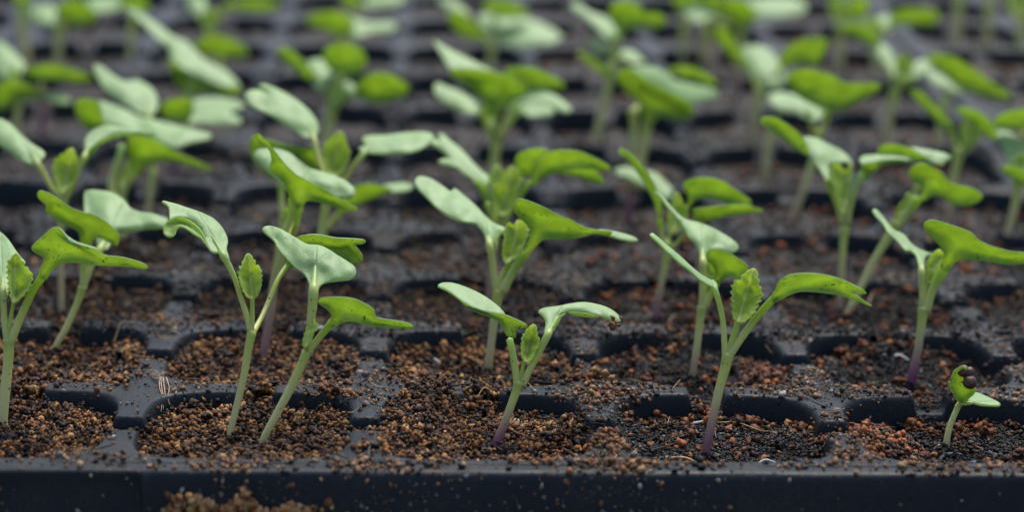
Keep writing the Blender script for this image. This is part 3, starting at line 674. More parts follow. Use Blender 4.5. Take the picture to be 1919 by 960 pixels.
plant('small middle front seedling on a purple foot, a crumb hanging from its right leaf', '_ 930,833,17 945,795,15 958,760,15 967,735,16 972,718,21', [
 cot([('t', 'G 35,100 50,80 80,72 140,75 220,100 300,135 370,175 430,220 460,250 483,285 400,278 300,252 230,217 180,187 130,150 80,122', (.2, -2.0)),
      ('u', 'G 180,185 230,213 300,248 400,273 483,285 540,308 600,335 635,358 628,372 590,378 560,395 552,440 500,430 470,380 440,330 360,296 300,274 230,236', 'G 180,185 480,285|.8')], 'G 570,765,15 552,640,14 535,530,13 515,450,14'),
 cot([('t', 'G 745,410 755,340 735,300 708,275 712,255 750,240 840,228 920,212 1000,203 1080,212 1160,235 1220,270 1252,305 1257,328 1235,340 1190,330 1120,300 1040,280 960,268 890,272 840,298 815,350 800,410 780,425', (.2, -1.4)),
      ('u', 'G 900,272 960,268 1040,280 1112,298 1080,306 1010,300 950,290', 'G 900,272 1110,298|.8'),
      ('u', 'G 895,272 865,300 840,350 810,400 802,412 808,350 835,300', 'G 890,272 805,405|1.0')], 'G 600,755,15 640,670,14 690,580,13 730,500,14 770,420,15'),
 tru('G 675,347 695,370 702,415 712,440 722,465 708,500 690,530 678,570 650,600 620,602 597,575 588,540 590,490 595,440 612,405 640,372', 'G 590,750,9 595,680,8 615,590,7', teeth=8)], purple=.85, ph=.36)
plant('front seedling with a large jagged veined leaf and long arching leaf split at its tip', '_ 1323,847,16 1337,779,16 1350,722,17 1359,690,19 1364,665,22', [
 cot([('t', 'H 68,35 85,26 120,50 200,120 290,195 370,270 450,335 520,375 568,400 578,430 560,447 520,430 450,387 370,317 300,262 220,192 150,122 90,67', (2.6, -3.0))], 'H 638,960,14 630,850,12 620,700,11 595,570,11 560,450,12'),
 cot([('u', 'N 215,250 240,190 300,150 380,132 480,130 600,145 720,180 820,225 880,260 896,282 880,290 840,282 775,272 830,302 890,342 937,370 930,380 870,357 790,327 680,297 560,277 440,267 380,272 310,300 250,330 200,350 185,300', (-.1, 1.2, .35))], 'H 655,960,18 740,840,15 850,690,14 950,570,15 1010,510,16'),
 tru('H 850,293 875,315 885,365 893,400 905,450 920,490 905,525 890,570 872,605 850,640 815,675 770,705 740,700 712,690 690,655 685,600 678,560 680,520 680,470 684,430 700,385 730,390 760,350 800,312', 'H 655,940,11 690,830,13 730,700,12', teeth=9, grid=5)], purple=.85, ph=.34)
# ---- second row
plant('left seedling with a speckled leaf and a pale heart-shaped leaf, behind the edge seedling', 'A 405,945,11 490,790,12 560,640,12 600,540,14 620,470,17', [
 cot([('u', 'B 285,640 310,630 380,655 450,700 520,750 600,785 690,805 760,840 830,890 880,940 896,975 890,1010 875,1042 840,1030 780,1000 730,985 700,1000 685,1045 610,1045 600,980 575,930 500,890 420,850 360,800 338,770 345,740 310,710 285,680', (0, 1.1))], 'A 618,480,13 632,300,13 645,180,17'),
 cot([('t', 'B 630,650 660,628 720,625 800,635 870,660 930,700 980,760 1050,790 1130,800 1200,820 1262,848 1222,914 1100,924 1000,940 890,955 850,1000 800,1080 740,1060 700,950 640,860 628,760', (0, -1.3))], 'A 625,500,10 680,330,12 745,200,16', d=20)], purple=.1)
plant('tallest left-centre seedling with a purple lower stem and a dark winged leaf pointing down right', '_ 494,672,16 498,640,16 506,590,16 512,540,17 522,495,19 533,450,20', [
 cot([('u', 'D 150,80 170,75 220,120 290,200 370,300 450,380 540,430 640,480 740,540 840,600 925,645 922,660 860,662 770,640 680,610 600,590 540,590 515,620 470,640 430,600 400,520 370,460 330,420 270,370 262,330 275,280 260,210 220,170 180,150 163,120', (.2, 1.1))], 'D 360,900,16 385,800,15 430,690,15 470,590,18'),
 cot([('t', 'D 145,240 170,205 220,195 300,195 370,210 430,240 500,300 570,345 680,375 780,410 850,450 900,500 895,550 860,572 780,560 600,520 480,560 440,600 400,520 300,420 220,350 160,290', (0, -1.2), 'D 480,560')], '_ 533,455,12 548,410,12 556,380,14', d=120),
 tru('D 410,555 385,640 362,665 365,700 362,735 378,760 360,800 400,840 445,855 490,740 515,600 470,560', None, g=(0, -.2), d=60, teeth=10)], purple=.75, ph=.5)
plant('centre seedling with a long pale spoon leaf and a black-speckled right leaf', '_ 915,688,16 921,640,15 926,600,16 930,570,19 934,545,22', [
 cot([('t', 'F 28,160 45,128 90,122 150,140 220,180 300,235 318,212 350,225 420,285 490,345 550,410 610,465 660,490 708,510 706,535 670,535 645,550 632,610 590,650 560,600 540,550 510,510 480,480 400,470 320,445 240,400 170,340 110,280 60,230 35,190', (.2, -1.6)),
      ('u', 'F 706,512 710,548 670,562 652,620 642,690 632,630 640,560 670,535', 'F 700,512 640,600|.6')], 'F 640,980,16 622,860,13 608,740,14 590,640,15'),
 cot([('u', 'I 100,470 130,450 180,460 260,490 340,525 430,575 520,610 570,640 640,670 720,685 790,692 830,700 800,728 700,715 620,735 530,752 440,755 360,755 300,770 250,820 200,870 165,850 205,760 215,700 190,650 140,600 100,550 88,505', (.1, 1.2)),
      ('t', 'I 720,684 800,688 900,708 980,733 1024,760 1020,774 960,777 880,757 800,732 710,714', 'I 720,684 830,702|-1.4')], 'F 680,990,22 740,880,18 800,780,18 860,700,18'),
 tru('F 735,465 770,485 800,450 850,465 880,510 885,560 860,620 830,680 790,740 750,750 722,785 698,760 682,710 685,660 690,600 698,560 710,505', 'F 660,950,10 690,860,12 745,765,10', d=15, teeth=9)], purple=.3, ph=.5)
plant('half hidden seedling with a smooth pale teardrop leaf and a dirty folded leaf', '_ 1298,702,13 1306,650,14 1312,600,15 1316,575,19', [
 cot([('t', 'J 337,398 362,400 410,440 470,510 540,580 600,612 680,630 780,670 880,725 950,775 977,820 950,852 910,857 830,830 770,835 740,870 735,940 685,940 680,860 650,800 600,740 560,670 500,590 440,520 385,440', (.3, -1.3))], 'H 460,600,14 465,450,13 470,330,13 468,250,14'),
 cot([('u', 'H 495,190 520,155 570,147 640,165 720,210 790,260 808,295 780,330 740,372 700,362 650,362 610,385 580,420 550,385 560,330 545,280 505,240', (0, 1.2))], 'H 475,590,16 525,490,14 570,405,14'),
 tru('H 500,240 545,280 560,330 545,365 510,360 482,330', None, d=20, teeth=5)], purple=.5, ph=.3)
plant('right edge seedling with a deep purple foot and a wide dirt-flecked leaf', '_ 1708,712,17 1719,663,15 1724,629,15 1728,600,17 1730,578,21', [
 cot([('t', 'M 140,100 160,88 190,105 240,165 300,240 350,262 390,290 430,340 480,380 550,410 605,430 560,442 535,465 530,550 498,550 470,450 430,410 395,407 360,370 320,322 260,270 220,200 170,150', (.7, -1.8))], 'M 518,850,13 515,700,12 512,560,14'),
 cot([('u', 'M 530,200 550,180 590,170 650,182 740,210 830,240 890,270 940,320 1020,360 1100,385 1200,408 1290,415 1345,432 1320,490 1250,503 1150,505 1050,490 960,475 860,470 790,477 740,515 700,560 655,520 680,430 650,370 590,310 545,260', (.1, 1.2))], 'M 540,860,20 590,710,16 640,610,17 680,540,19'),
 tru('M 620,400 650,390 680,430 670,490 640,550 600,620 570,650 548,620 545,540 550,490 575,440', None, d=20, teeth=8)], purple=.95, ph=.38)
plant('tiny sprout at the lower right still wearing its brown seed coat', '_ 1774,828,12 1780,800,11 1790,775,11 1799,757,12 1808,752,10', [
 cot([('u', 'O 228,265 250,200 300,160 345,140 380,170 385,260 395,330 440,350 475,370 455,420 400,470 360,512 320,508 280,480 240,410 228,375 198,335 190,298 212,295 232,312', (0, .6), 'O 340,500')], 'O 280,560,11 310,525,12', thick=1),
 cot([('t', 'O 385,440 470,410 540,430 620,465 700,505 722,530 710,548 620,545 520,540 450,522 395,500', (0, -2.2), 'O 400,500')], 'O 300,520,9 400,515,8', d=-12)], purple=.05, sprout=1)
# ---- third and fourth row
plant('soft left seedling with a lime leaf between a pale drooping leaf and an arching one', '_ 115,583,12 114,520,12 113,440,13 117,400,15 120,372,18', [
 cot([('t', 'B 0,90 80,130 160,210 230,270 300,315 340,350 325,390 290,420 260,440 200,425 130,385 60,335 0,295 -80,250 -120,150 -60,90', (0, -1.3))], 'B 470,700,10 390,610,10 330,500,10 285,430,12'),
 cot([('t', 'B 635,250 660,205 720,165 800,140 880,150 1000,175 1100,180 1155,195 1130,207 1000,200 880,205 800,230 730,270 680,315 642,350 632,300', (0, -1.6)),
      ('u', 'B 642,352 680,312 740,262 820,222 900,200 1000,192 1155,197 1120,208 1000,212 900,232 820,250 740,295 690,360 645,430 610,440', 'B 660,330 1000,195|.9')], 'B 490,700,12 540,600,11 600,450,11 630,380,13'),
 tru('B 545,308 565,345 588,420 580,520 540,600 500,640 460,650 422,600 395,520 390,460 400,395 440,370 480,345 510,320', 'B 480,700,9 475,630,8', teeth=8)], purple=.35, ph=.5)
plant('leaning pale-stemmed seedling behind the right one, its bright leaf folded over like a cap', '_ 1588,590,13 1615,535,13 1640,485,14 1668,440,17 1682,418,24', [
 cot([('u', 'L 415,290 430,260 480,225 540,225 610,260 670,300 720,360 800,390 880,405 940,435 970,470 950,505 880,540 800,550 740,530 690,495 640,470 580,475 530,510 500,480 520,430 510,390 460,370 425,340', (0, 1.0))], 'L 340,690,20 400,600,20 480,490,22'),
 cot([('u', 'L 180,140 200,100 260,78 340,85 420,108 500,150 560,190 500,205 400,180 300,165 200,160', (0, 1.2), 'L 400,180'), ('t', 'L 430,108 520,115 620,135 700,155 737,185 700,210 670,240 620,230 540,200 470,160', (0, -1.2), 'L 450,170')], 'L 345,680,14 430,520,13 485,390,15', d=60),
 tru('L 410,440 430,470 425,530 380,600 340,660 312,690 312,640 332,560 370,500', None, teeth=6)], purple=.05)
plant('straight seedling with a toothed yellow-green centre under a pale leaf at the right', '_ 1573,580,13 1577,520,13 1580,460,14 1583,425,19', [
 cot([('u', 'K 100,110 120,78 180,75 250,100 330,150 400,210 440,270 465,330 450,365 400,340 320,290 250,230 180,180 120,140', (.3, .6), 'K 450,340'),
      ('t', 'K 420,230 520,235 620,285 700,325 760,375 790,430 740,425 690,425 640,430 612,450 620,540 610,590 560,500 500,420 455,360 440,300', (.2, -1.4), 'K 590,540')], 'K 715,880,13 680,760,10 640,650,11 595,550,13'),
 cot([('t', 'K 840,400 870,370 950,360 1060,355 1180,355 1260,365 1290,400 1230,410 1100,400 960,415 870,440', (0, -2.0), 'K 870,440'), ('u', 'K 868,435 960,412 1100,398 1240,410 1290,402 1200,425 1080,425 1000,450 930,510 880,570 850,540', 'K 870,436 1230,410|1.0')], 'K 745,890,14 780,740,10 815,620,10 860,500,12'),
 tru('K 620,450 680,430 740,470 780,420 798,500 785,600 765,700 740,800 705,800 665,680 640,600 615,510', None, teeth=8)], purple=.5, ph=.35)
plant('seedling right of centre with two dark level leaves and a thin upright one', '_ 1228,597,13 1235,555,12 1245,505,13 1249,480,17 1250,455,20', [
 cot([('u', 'J 75,85 95,68 140,95 210,150 270,220 320,290 360,370 390,440 405,530 390,610 370,570 340,480 300,390 250,300 190,220 130,150 90,120', (-1.5, .8))], 'J 410,800,14 395,700,11 385,600,12'),
 cot([('u', 'J 560,350 600,310 700,288 800,300 880,330 950,380 1030,430 1075,480 1000,492 900,482 820,462 720,442 650,465 610,515 590,525 600,440', (0, 1.1))], 'J 470,720,8 540,600,8 595,510,10', d=60),
 cot([('u', 'J 630,530 720,515 850,500 980,492 1085,503 1092,520 1160,530 1160,555 1050,562 950,577 850,592 760,612 690,632 640,615 640,570', (0, 1.2))], 'J 430,860,10 520,780,9 590,690,9 640,620,11', d=-10),
 tru('J 510,400 545,440 560,480 590,520 600,580 570,660 520,700 470,720 440,650 450,560 480,460', None, teeth=7, d=20)], purple=.8, ph=.35)
plant('pale crossed leaf on a purple stem behind the thin upright one', '_ 1178,402,11 1181,360,11 1186,335,12', [
 cot([('t', 'J 45,250 80,215 150,215 220,240 290,240 370,270 430,320 485,390 465,440 430,475 390,430 300,380 220,340 140,290 70,275', (0, -1.3))], None, d=-20)], purple=.9, ph=1)
plant('seedling behind the centre one with a split pale leaf and twin-lobed green leaf', '_ 914,575,13 917,540,13 922,490,14 928,435,22', [
 cot([('t', 'Q 85,170 100,135 140,160 178,175 160,135 190,120 250,170 340,240 420,330 490,400 545,450 530,520 490,500 430,470 370,430 300,370 240,300 170,240 110,200', (.2, -1.5)),
      ('u', 'Q 420,465 490,495 530,520 560,610 565,710 530,690 480,570', 'Q 430,470 540,540|.5'), ('t', 'Q 160,330 200,310 270,315 340,370 400,440 370,440 310,385 240,365 180,355', (0, -1.0), 'Q 400,430')], 'Q 595,850,12 565,740,10 535,640,11'),
 cot([('u', 'I 245,200 270,160 330,110 420,85 510,85 600,100 690,140 770,180 812,215 800,245 740,245 690,228 620,225 540,230 450,245 380,262 300,302 240,360 225,300', (0, 1.0)),
      ('u', 'I 380,258 450,235 540,222 620,220 690,225 740,275 766,320 745,345 690,332 600,302 510,272 440,262', 'I 380,258 690,228|.4')], 'Q 640,830,12 700,720,10 780,590,10 850,480,12'),
 cot([('u', 'I 100,160 130,110 200,80 280,70 360,95 300,140 250,200 225,270 180,280 140,300 110,230', (0, 1.0), 'I 230,280')], 'Q 640,830,9 700,700,8 800,440,8', d=90),
 tru('Q 720,360 760,390 783,460 770,540 740,640 700,720 640,740 600,700 570,640 562,560 630,470 650,420 690,380', None, teeth=8),
 tru('Q 560,400 600,350 650,390 640,480 600,560 560,520 545,460', None, teeth=5, d=40)], purple=.7, ph=.6)
plant('seedling with a large pale notched leaf, lime toothed leaf and flat right leaf', '_ 576,570,12 590,500,13 603,430,15 612,380,18 618,350,18', [
 cot([('t', '1 210,265 230,240 280,235 325,252 280,215 300,205 360,225 430,260 500,310 550,360 580,420 570,465 540,482 500,470 440,430 370,385 300,345 230,310', (.2, -1.5))], 'D 700,480,14 660,360,10 625,250,10 595,130,12', d=40),
 cot([('t', '1 795,485 820,465 920,460 1000,450 1090,445 1150,460 1140,500 1090,535 1020,555 920,560 840,555 780,540 780,520 810,515', (0, -1.8))], 'D 720,480,12 820,430,10 880,340,10 960,240,12'),
 tru('D 780,62 820,90 848,180 872,215 858,280 830,350 790,400 740,400 685,370 662,300 655,200 680,150 720,110', None, teeth=8)], purple=.8, ph=.2)
plant('dim seedling behind the flat leaf with one low leaf trailing to the right', '_ 600,492,12 603,460,12 607,435,12', [
 cot([('u', '1 690,790 740,730 790,708 830,703 900,718 945,728 940,745 870,775 800,800 740,830 690,860', (0, 1.0)), ('t', '1 900,714 1000,700 1052,715 1030,740 930,748', (0, -2.0), '1 900,730')], '1 600,940,10 650,890,10 700,830,11')], purple=.1)
plant('blurred seedling with a cupped green leaf rimmed pale, behind the tallest left-centre one', '_ 508,542,10 518,500,11 526,440,12 529,400,12', [
 cot([('u', 'D 120,130 150,95 200,120 260,125 330,150 430,170 530,188 600,200 640,300 640,350 560,330 480,260 400,215 300,195 220,198 170,212 150,250 200,330 340,445 260,410 190,350 130,260 112,190', (.1, .7))], 'D 355,700,13 350,560,13 345,440,13', d=30)], purple=.1)
plant('cluster seedling with stalks bowed like a basket under a big pale leaf', '_ 230,452,17 226,405,19 225,375,24', [
 cot([('t', '4 490,190 540,195 620,225 700,260 780,280 900,310 1010,335 1057,355 1040,378 960,395 870,420 800,390 740,355 650,340 560,320 515,300', (.1, -1.7)), ('u', '4 372,200 400,175 450,175 492,190 510,250 522,305 500,315 450,330 410,300 380,250', (0, .8), '4 520,300')], 'B 880,700,14 835,620,14 850,510,14 890,400,14 915,290,14', d=30),
 cot([('u', '4 640,370 700,355 780,380 860,430 940,465 1020,500 1056,520 1040,535 960,510 880,492 800,487 740,502 690,540 650,500', (.1, 1.0))], 'B 900,720,16 950,580,14 1030,480,14 1100,410,14', d=-10),
 tru('4 660,400 700,420 720,470 690,520 640,600 600,640 590,580 640,470', None, teeth=5, d=15)], purple=.05)
plant('thin seedling right of the basket-like one, its pale bent leaf rising above the big leaf', '4 740,745,11 752,640,11 768,520,13', [
 cot([('t', '4 465,10 500,5 560,50 620,85 680,78 740,105 780,150 790,210 760,260 700,250 640,210 570,170 520,120 480,60', (.2, -1.4))], '4 765,530,12 760,400,10 745,270,12')], purple=.2)
plant('seedling with a dark round lobe and a pale two-pronged leaf, on a purple foot', '_ 324,332,12 335,285,12 345,245,14', [
 cot([('u', '4 800,220 830,185 900,165 960,180 965,230 940,285 870,290 820,270', (0, .8), '4 930,285'), ('t', '4 955,182 1040,165 1130,170 1200,190 1222,215 1150,245 1195,265 1200,300 1100,305 1000,297 925,292 950,240', (0, -1.8), '4 930,285')], None)], purple=.95, ph=.8)
plant('seedling at upper left with a long bicoloured leaf slanting down to the right', '_ 345,265,13 348,225,14 350,185,16', [
 cot([('t', 'T 930,60 1010,70 1110,130 1210,200 1300,270 1400,310 1480,390 1560,460 1680,520 1760,590 1805,650 1770,670 1650,640 1500,590 1380,520 1290,450 1260,360 1200,310 1110,220 1010,130', (.4, -1.4)),
      ('u', 'T 1270,440 1380,518 1500,588 1650,638 1802,655 1800,700 1700,715 1560,690 1450,720 1360,680 1300,580', 'T 1290,455 1780,665|1.0')], None)], purple=.1)
plant('seedling at the left edge with a broad leaf ending in a pale tail', '_ 28,245,14 35,205,14 40,165,18', [
 cot([('u', 'T 0,620 100,600 200,630 320,690 360,730 260,740 160,760 80,800 0,830 -60,760', (0, 1.0)), ('t', 'T 310,688 430,700 530,740 525,775 400,767 340,740', (0, -2), 'T 330,720')], None, d=-20),
 cot([('t', 'T 0,310 60,350 140,420 190,480 170,540 80,590 20,570 -60,500 -80,350', (0, -1.6))], None, d=20),
 tru('T 110,490 150,540 140,600 90,620 80,540', None, teeth=4, d=-5)], purple=.05)
plant('small dark-leaved seedling on a violet stem beside the left edge', '_ 80,242,12 82,200,12 75,160,13', [
 cot([('u', 'T 200,520 300,490 420,480 560,520 680,570 690,600 560,610 430,600 300,590 220,570', (0, 1.2))], None)], purple=.9, ph=.9)
plant('middle-distance seedling with a heart-shaped green and white leaf', '_ 1193,338,16 1203,290,18 1210,250,20 1215,215,22', [
 cot([('u', '2 575,60 600,25 640,22 700,60 780,112 870,152 940,192 962,230 940,275 880,280 820,265 780,262 755,300 710,300 700,225 640,160 595,110', (0, 1.0)),
      ('t', '2 640,22 720,5 800,30 870,80 960,100 1050,120 1090,155 1040,180 950,192 880,155 790,115 700,60', '2 640,22 940,192|-1.6')], '2 735,300,18 735,262,18')], purple=.05)
plant('slender stem touching the heart-leaf one, with a dark leaf above right', '_ 1178,345,13 1184,290,13 1188,240,14 1185,205,14', [
 cot([('u', '2 830,30 870,10 950,15 1030,50 1076,95 1040,107 960,80 880,60', (0, 1.2))], '_ 1186,215,12 1210,180,10 1255,140,10', d=90)], purple=.1)
plant('distant seedling with a rounded lime leaf and a slanting pale leaf, above the heart-leaf one', '_ 1119,252,14 1130,200,14 1140,160,16 1150,110,16', [
 cot([('t', 'W 430,30 500,28 580,80 680,120 770,180 800,240 760,290 700,290 640,230 560,150 470,90', (.2, -1.4))], None),
 cot([('u', 'W 720,80 760,20 840,5 930,20 1000,90 1080,90 1150,130 1130,200 1040,210 940,200 860,220 800,240 740,150', (0, .8))], None, d=-15),
 cot([('t', 'W 560,300 620,285 700,330 720,390 660,410 590,350', (0, -1.6))], None), cot([('t', 'W 800,390 880,370 960,420 1000,470 900,470 820,440', (0, -1.6))], None),
 cot([('u', 'W 480,390 520,385 620,450 740,530 780,590 740,590 650,540 550,460', (-.8, 1.0))], None, d=-40)], purple=.05)
plant('bushy seedling behind the centre with six broad leaves around a yellow heart', '_ 915,378,16 925,315,18 930,270,20', [
 cot([('t', 'U 345,10 352,-12 400,5 460,30 510,70 515,105 460,105 400,75 355,40', (.2, -1.5))], '_ 925,275,10 912,235,10 895,200,10'),
 cot([('u', '_ 842,130 880,128 930,135 975,152 987,175 960,190 938,207 905,190 880,165 855,147', (0, .9)), ('t', '_ 812,76 830,85 870,105 915,128 940,140 900,138 860,137 842,128', '_ 842,130 935,138|-1.5')], '_ 930,270,12 928,230,12 930,200,14', d=-10),
 cot([('u', '_ 945,132 990,125 1050,150 1057,165 1010,168 985,165 960,150', (0, 1.0))], '_ 932,270,8 950,220,8 975,165,8', d=80),
 cot([('t', '_ 965,188 1000,168 1040,178 1072,205 1060,212 1020,197', (0, -1.6))], '_ 932,270,10 950,230,9 970,192,10'),
 cot([('t', '_ 968,202 1000,190 1040,205 1030,217 990,219', (0, -1.6))], '_ 932,275,8 950,240,8 972,210,8', d=-25),
 tru('_ 905,190 922,180 932,205 928,240 915,240', None, teeth=4, d=-15)], purple=.1)
plant('seedling with two round dark leaves and a yellow centre behind the notched pale leaf', '_ 612,303,16 612,260,16 618,225,20 624,195,24', [
 cot([('u', '_ 520,95 540,90 575,120 600,152 585,152 550,130', (-.5, .8)), ('t', '_ 572,120 600,110 622,130 612,160 600,172 582,152', (0, -1.2))], None),
 cot([('u', '_ 605,100 620,83 650,80 680,95 686,120 665,140 635,140 612,125', (0, .9))], '_ 622,200,10 632,170,9 640,140,10', d=40),
 cot([('u', '_ 665,165 690,140 725,137 765,160 755,180 715,193 685,188', (0, 1.1))], '_ 626,200,12 650,185,10 670,175,10', d=-10),
 cot([('t', '_ 643,152 665,160 662,180 648,180', (0, -1.3))], None), tru('_ 622,150 636,148 646,175 636,200 620,195', None, teeth=4, d=-15)], purple=.05)
plant('far seedling with a flat dark leaf left and pale leaf right, near the top centre-left', '_ 650,155,14 648,110,14 648,70,16', [
 cot([('u', '_ 570,37 600,22 640,22 662,40 658,62 630,67 600,55', (0, 1.0))], None), cot([('t', '_ 650,30 690,40 740,42 738,58 700,60 670,70 655,60', (0, -1.8))], None)], purple=.05)
plant('far seedling at the top centre-left with only a pale leaf and yellow stem in view', '_ 668,85,14 670,40,14 671,5,14', [cot([('t', '_ 675,10 700,-8 760,-8 745,8 710,14', (0, -1.8))], None), cot([('u', '_ 640,-20 665,-15 668,15 645,10', (0, 1))], None)])
plant('far seedling at the top centre with one large whitish leaf', '_ 915,152,14 920,120,14 922,85,18', [
 cot([('t', '_ 895,32 930,22 980,30 1030,50 1053,70 1020,86 970,90 930,76 905,55', (0, -1.6))], None), cot([('u', '_ 840,27 860,20 880,35 905,60 900,75 870,70 848,50', (0, 1.0))], None, d=-20),
 cot([('t', '_ 820,0 850,0 880,25 870,37 845,20', (0, -1.2))], None), cot([('u', '_ 905,5 950,0 992,25 960,32 925,27', (0, 1.2))], None, d=50)])
plant('far seedling at the top right of centre with two white leaves about a green one', '_ 1385,132,14 1388,90,14 1390,50,16', [
 cot([('t', '_ 1275,17 1300,3 1337,15 1332,37 1300,40', (0, -1.6))], None), cot([('u', '_ 1340,0 1390,-2 1417,25 1400,50 1375,47 1350,22', (0, .9))], None), cot([('t', '_ 1395,2 1480,-5 1513,15 1480,32 1420,32', (0, -1.7))], None)])
plant('left of two bare-looking far stems under the white leaves at the top', '_ 1278,112,15 1282,60,15 1285,22,16', [cot([('u', '_ 1262,-5 1300,-12 1308,10 1275,22', (0, 1))], None)])
plant('right of two bare-looking far stems under the white leaves at the top', '_ 1318,114,18 1325,60,18 1330,32,18', [cot([('u', '_ 1310,0 1345,-8 1352,20 1322,30', (0, 1))], None)])
plant('distant seedling with a white scoop leaf and a green strap leaf, right of centre', '_ 1412,264,14 1418,215,14 1424,165,16', [
 cot([('u', '_ 1338,57 1360,50 1377,75 1392,100 1375,106 1350,86', (-.4, .8))], '_ 1422,175,10 1408,140,9 1388,105,9'), cot([('t', '_ 1390,92 1420,85 1450,100 1473,140 1460,165 1430,160 1405,130', (0, -1.3))], None),
 cot([('u', '_ 1460,115 1475,88 1510,72 1553,75 1546,95 1530,125 1495,118 1470,130', (0, .9))], '_ 1426,175,10 1445,150,9 1465,125,9', d=20)])
plant('dim stem with a reddish foot left of the white scoop leaf', '_ 1380,187,12 1382,140,12 1380,112,12', [cot([('u', '_ 1362,95 1385,88 1398,105 1380,116', (0, 1))], None)], purple=.7, ph=.8)
plant('pale-stemmed seedling left of the black-tipped leaf, mostly hidden by it', '_ 1433,330,13 1440,270,13 1452,228,15', [cot([('t', '_ 1437,182 1460,172 1500,180 1540,190 1547,210 1522,226 1490,212 1455,202', (0, -1.7))], None, d=-10)])
plant('seedling on a leaning pinkish stem with a wide wavy leaf blackened at the tip', '_ 1484,414,13 1505,360,13 1525,295,14 1535,245,16', [
 cot([('u', '_ 1475,150 1485,133 1520,130 1560,140 1585,155 1640,155 1651,165 1620,185 1580,205 1550,207 1520,195 1490,175', (0, .9))], '_ 1538,255,12 1548,225,12 1555,200,14'),
 cot([('t', '_ 1505,200 1530,200 1545,212 1530,228 1512,222', (0, -1.4))], '_ 1530,262,12 1522,238,12 1517,215,14', d=-20)], purple=.5, ph=.3)
plant('seedling at the upper right with a yellow tuft and a curved leaf arching left', '_ 1660,264,14 1668,215,14 1677,170,20', [
 cot([('t', '_ 1640,82 1660,85 1682,120 1679,147 1660,132 1645,107', (0, -1.3)), ('u', '_ 1575,52 1610,44 1640,65 1648,90 1620,78', (.2, .8))], '_ 1676,180,10 1674,160,10 1665,130,11'),
 tru('_ 1680,110 1700,100 1712,125 1697,150 1682,148', None, teeth=4), cot([('t', '_ 1712,118 1735,112 1750,125 1730,140 1712,148', (0, -1.2))], None)])
plant('seedling at the upper right with a long drooping leaf pointing at the photo edge', '_ 1757,292,13 1762,240,13 1771,185,18', [
 cot([('u', '_ 1735,105 1780,104 1820,125 1860,155 1897,181 1870,187 1840,177 1800,167 1770,142', (0, 1.0)), ('t', '_ 1735,128 1770,145 1812,166 1802,177 1765,167 1740,147', (0, -1.4))], None)])
plant('right-hand seedling with a thin raised blade and yellow heart on a pinkish stem', '_ 1777,412,12 1780,370,12 1790,320,15 1797,280,22', [
 cot([('u', '_ 1703,170 1722,169 1750,195 1780,225 1787,242 1765,237 1735,207', (-.8, .8))], '_ 1796,290,10 1790,265,10 1778,235,10'), tru('_ 1800,235 1820,215 1837,240 1827,270 1810,282 1799,260', None, teeth=5),
 cot([('u', '_ 1790,205 1815,202 1850,220 1872,250 1866,264 1835,242 1810,222', (-.3, .9))], '_ 1802,290,10 1822,270,10 1848,240,10', d=20)], purple=.4, ph=.3)
plant('seedling at the right edge with a white scooped leaf and small folded blades', '_ 1881,468,13 1893,420,13 1905,370,16 1910,335,22', [
 cot([('u', '_ 1862,227 1885,210 1930,205 1940,240 1900,243 1875,241', (0, 1.1))], '_ 1912,340,9 1925,290,9 1915,240,9', d=70), cot([('t', '_ 1867,250 1890,247 1922,275 1912,300 1895,307 1880,282', (.2, -1.3))], None),
 cot([('u', '_ 1875,315 1900,311 1942,335 1932,352 1900,337', (-.2, .9))], None, d=-30), tru('_ 1900,300 1925,290 1932,330 1912,342', None, teeth=4)])
plant('far seedling near the top right with a level green leaf and a pale bud', '_ 1640,152,14 1640,110,14 1642,70,16', [
 cot([('u', '_ 1668,27 1700,15 1755,20 1753,42 1700,46 1672,43', (0, 1.1))], None), cot([('t', '_ 1640,35 1672,28 1672,57 1650,62', (0, -1.2))], None), tru('_ 1615,45 1640,33 1656,55 1640,77 1622,65', None, teeth=4)])
plant('far seedling at the top right with yellow-green blades cut by the upper edge', '_ 1575,125,14 1574,80,14 1574,40,16', [
 tru('_ 1553,2 1580,-8 1592,30 1576,47 1560,30', None, teeth=4), cot([('u', '_ 1592,0 1626,-3 1622,30 1600,37', (0, .9))], None)])
plant('leftmost stem rising in the neighbouring tray at the upper right', '_ 1790,92,17 1795,40,17 1798,-25,18', [tru('_ 1780,-60 1800,-90 1820,-60 1805,-20 1790,-22', None, teeth=4)])
plant('middle stem rising in the neighbouring tray at the upper right', '_ 1848,92,15 1852,40,15 1856,-20,16', [tru('_ 1840,-60 1860,-90 1880,-60 1865,-20 1848,-22', None, teeth=4)])
plant('stem with a lime leaf at the top right corner of the photo', '_ 1912,118,17 1914,60,17 1914,20,18', [tru('_ 1888,0 1905,-30 1930,-10 1930,20 1912,35 1895,25', None, teeth=4)])
plant('far seedling at the top left with one white leaf and a slim stem', '_ 52,120,16 42,60,16 38,5,16', [cot([('t', '_ 50,20 90,8 113,30 106,49 80,47 60,38', (0, -1.5))], None, d=-20), cot([('u', '_ 20,-20 50,-28 60,0 35,12', (0, 1))], None)])
plant('far seedling at the top left under a drooping green leaf', '_ 108,120,16 110,80,16 116,42,18', [cot([('u', '_ 105,15 140,-3 172,15 179,38 150,49 120,42', (0, .9))], None), cot([('t', '_ 158,2 200,-8 246,6 200,23 168,20', (0, -1.8))], None, d=20)])
plant('faint greenish seedling between the top left leaves', '_ 245,122,13 246,72,13 250,25,14', [cot([('u', '_ 222,2 260,-8 282,15 250,27', (0, 1))], None)])
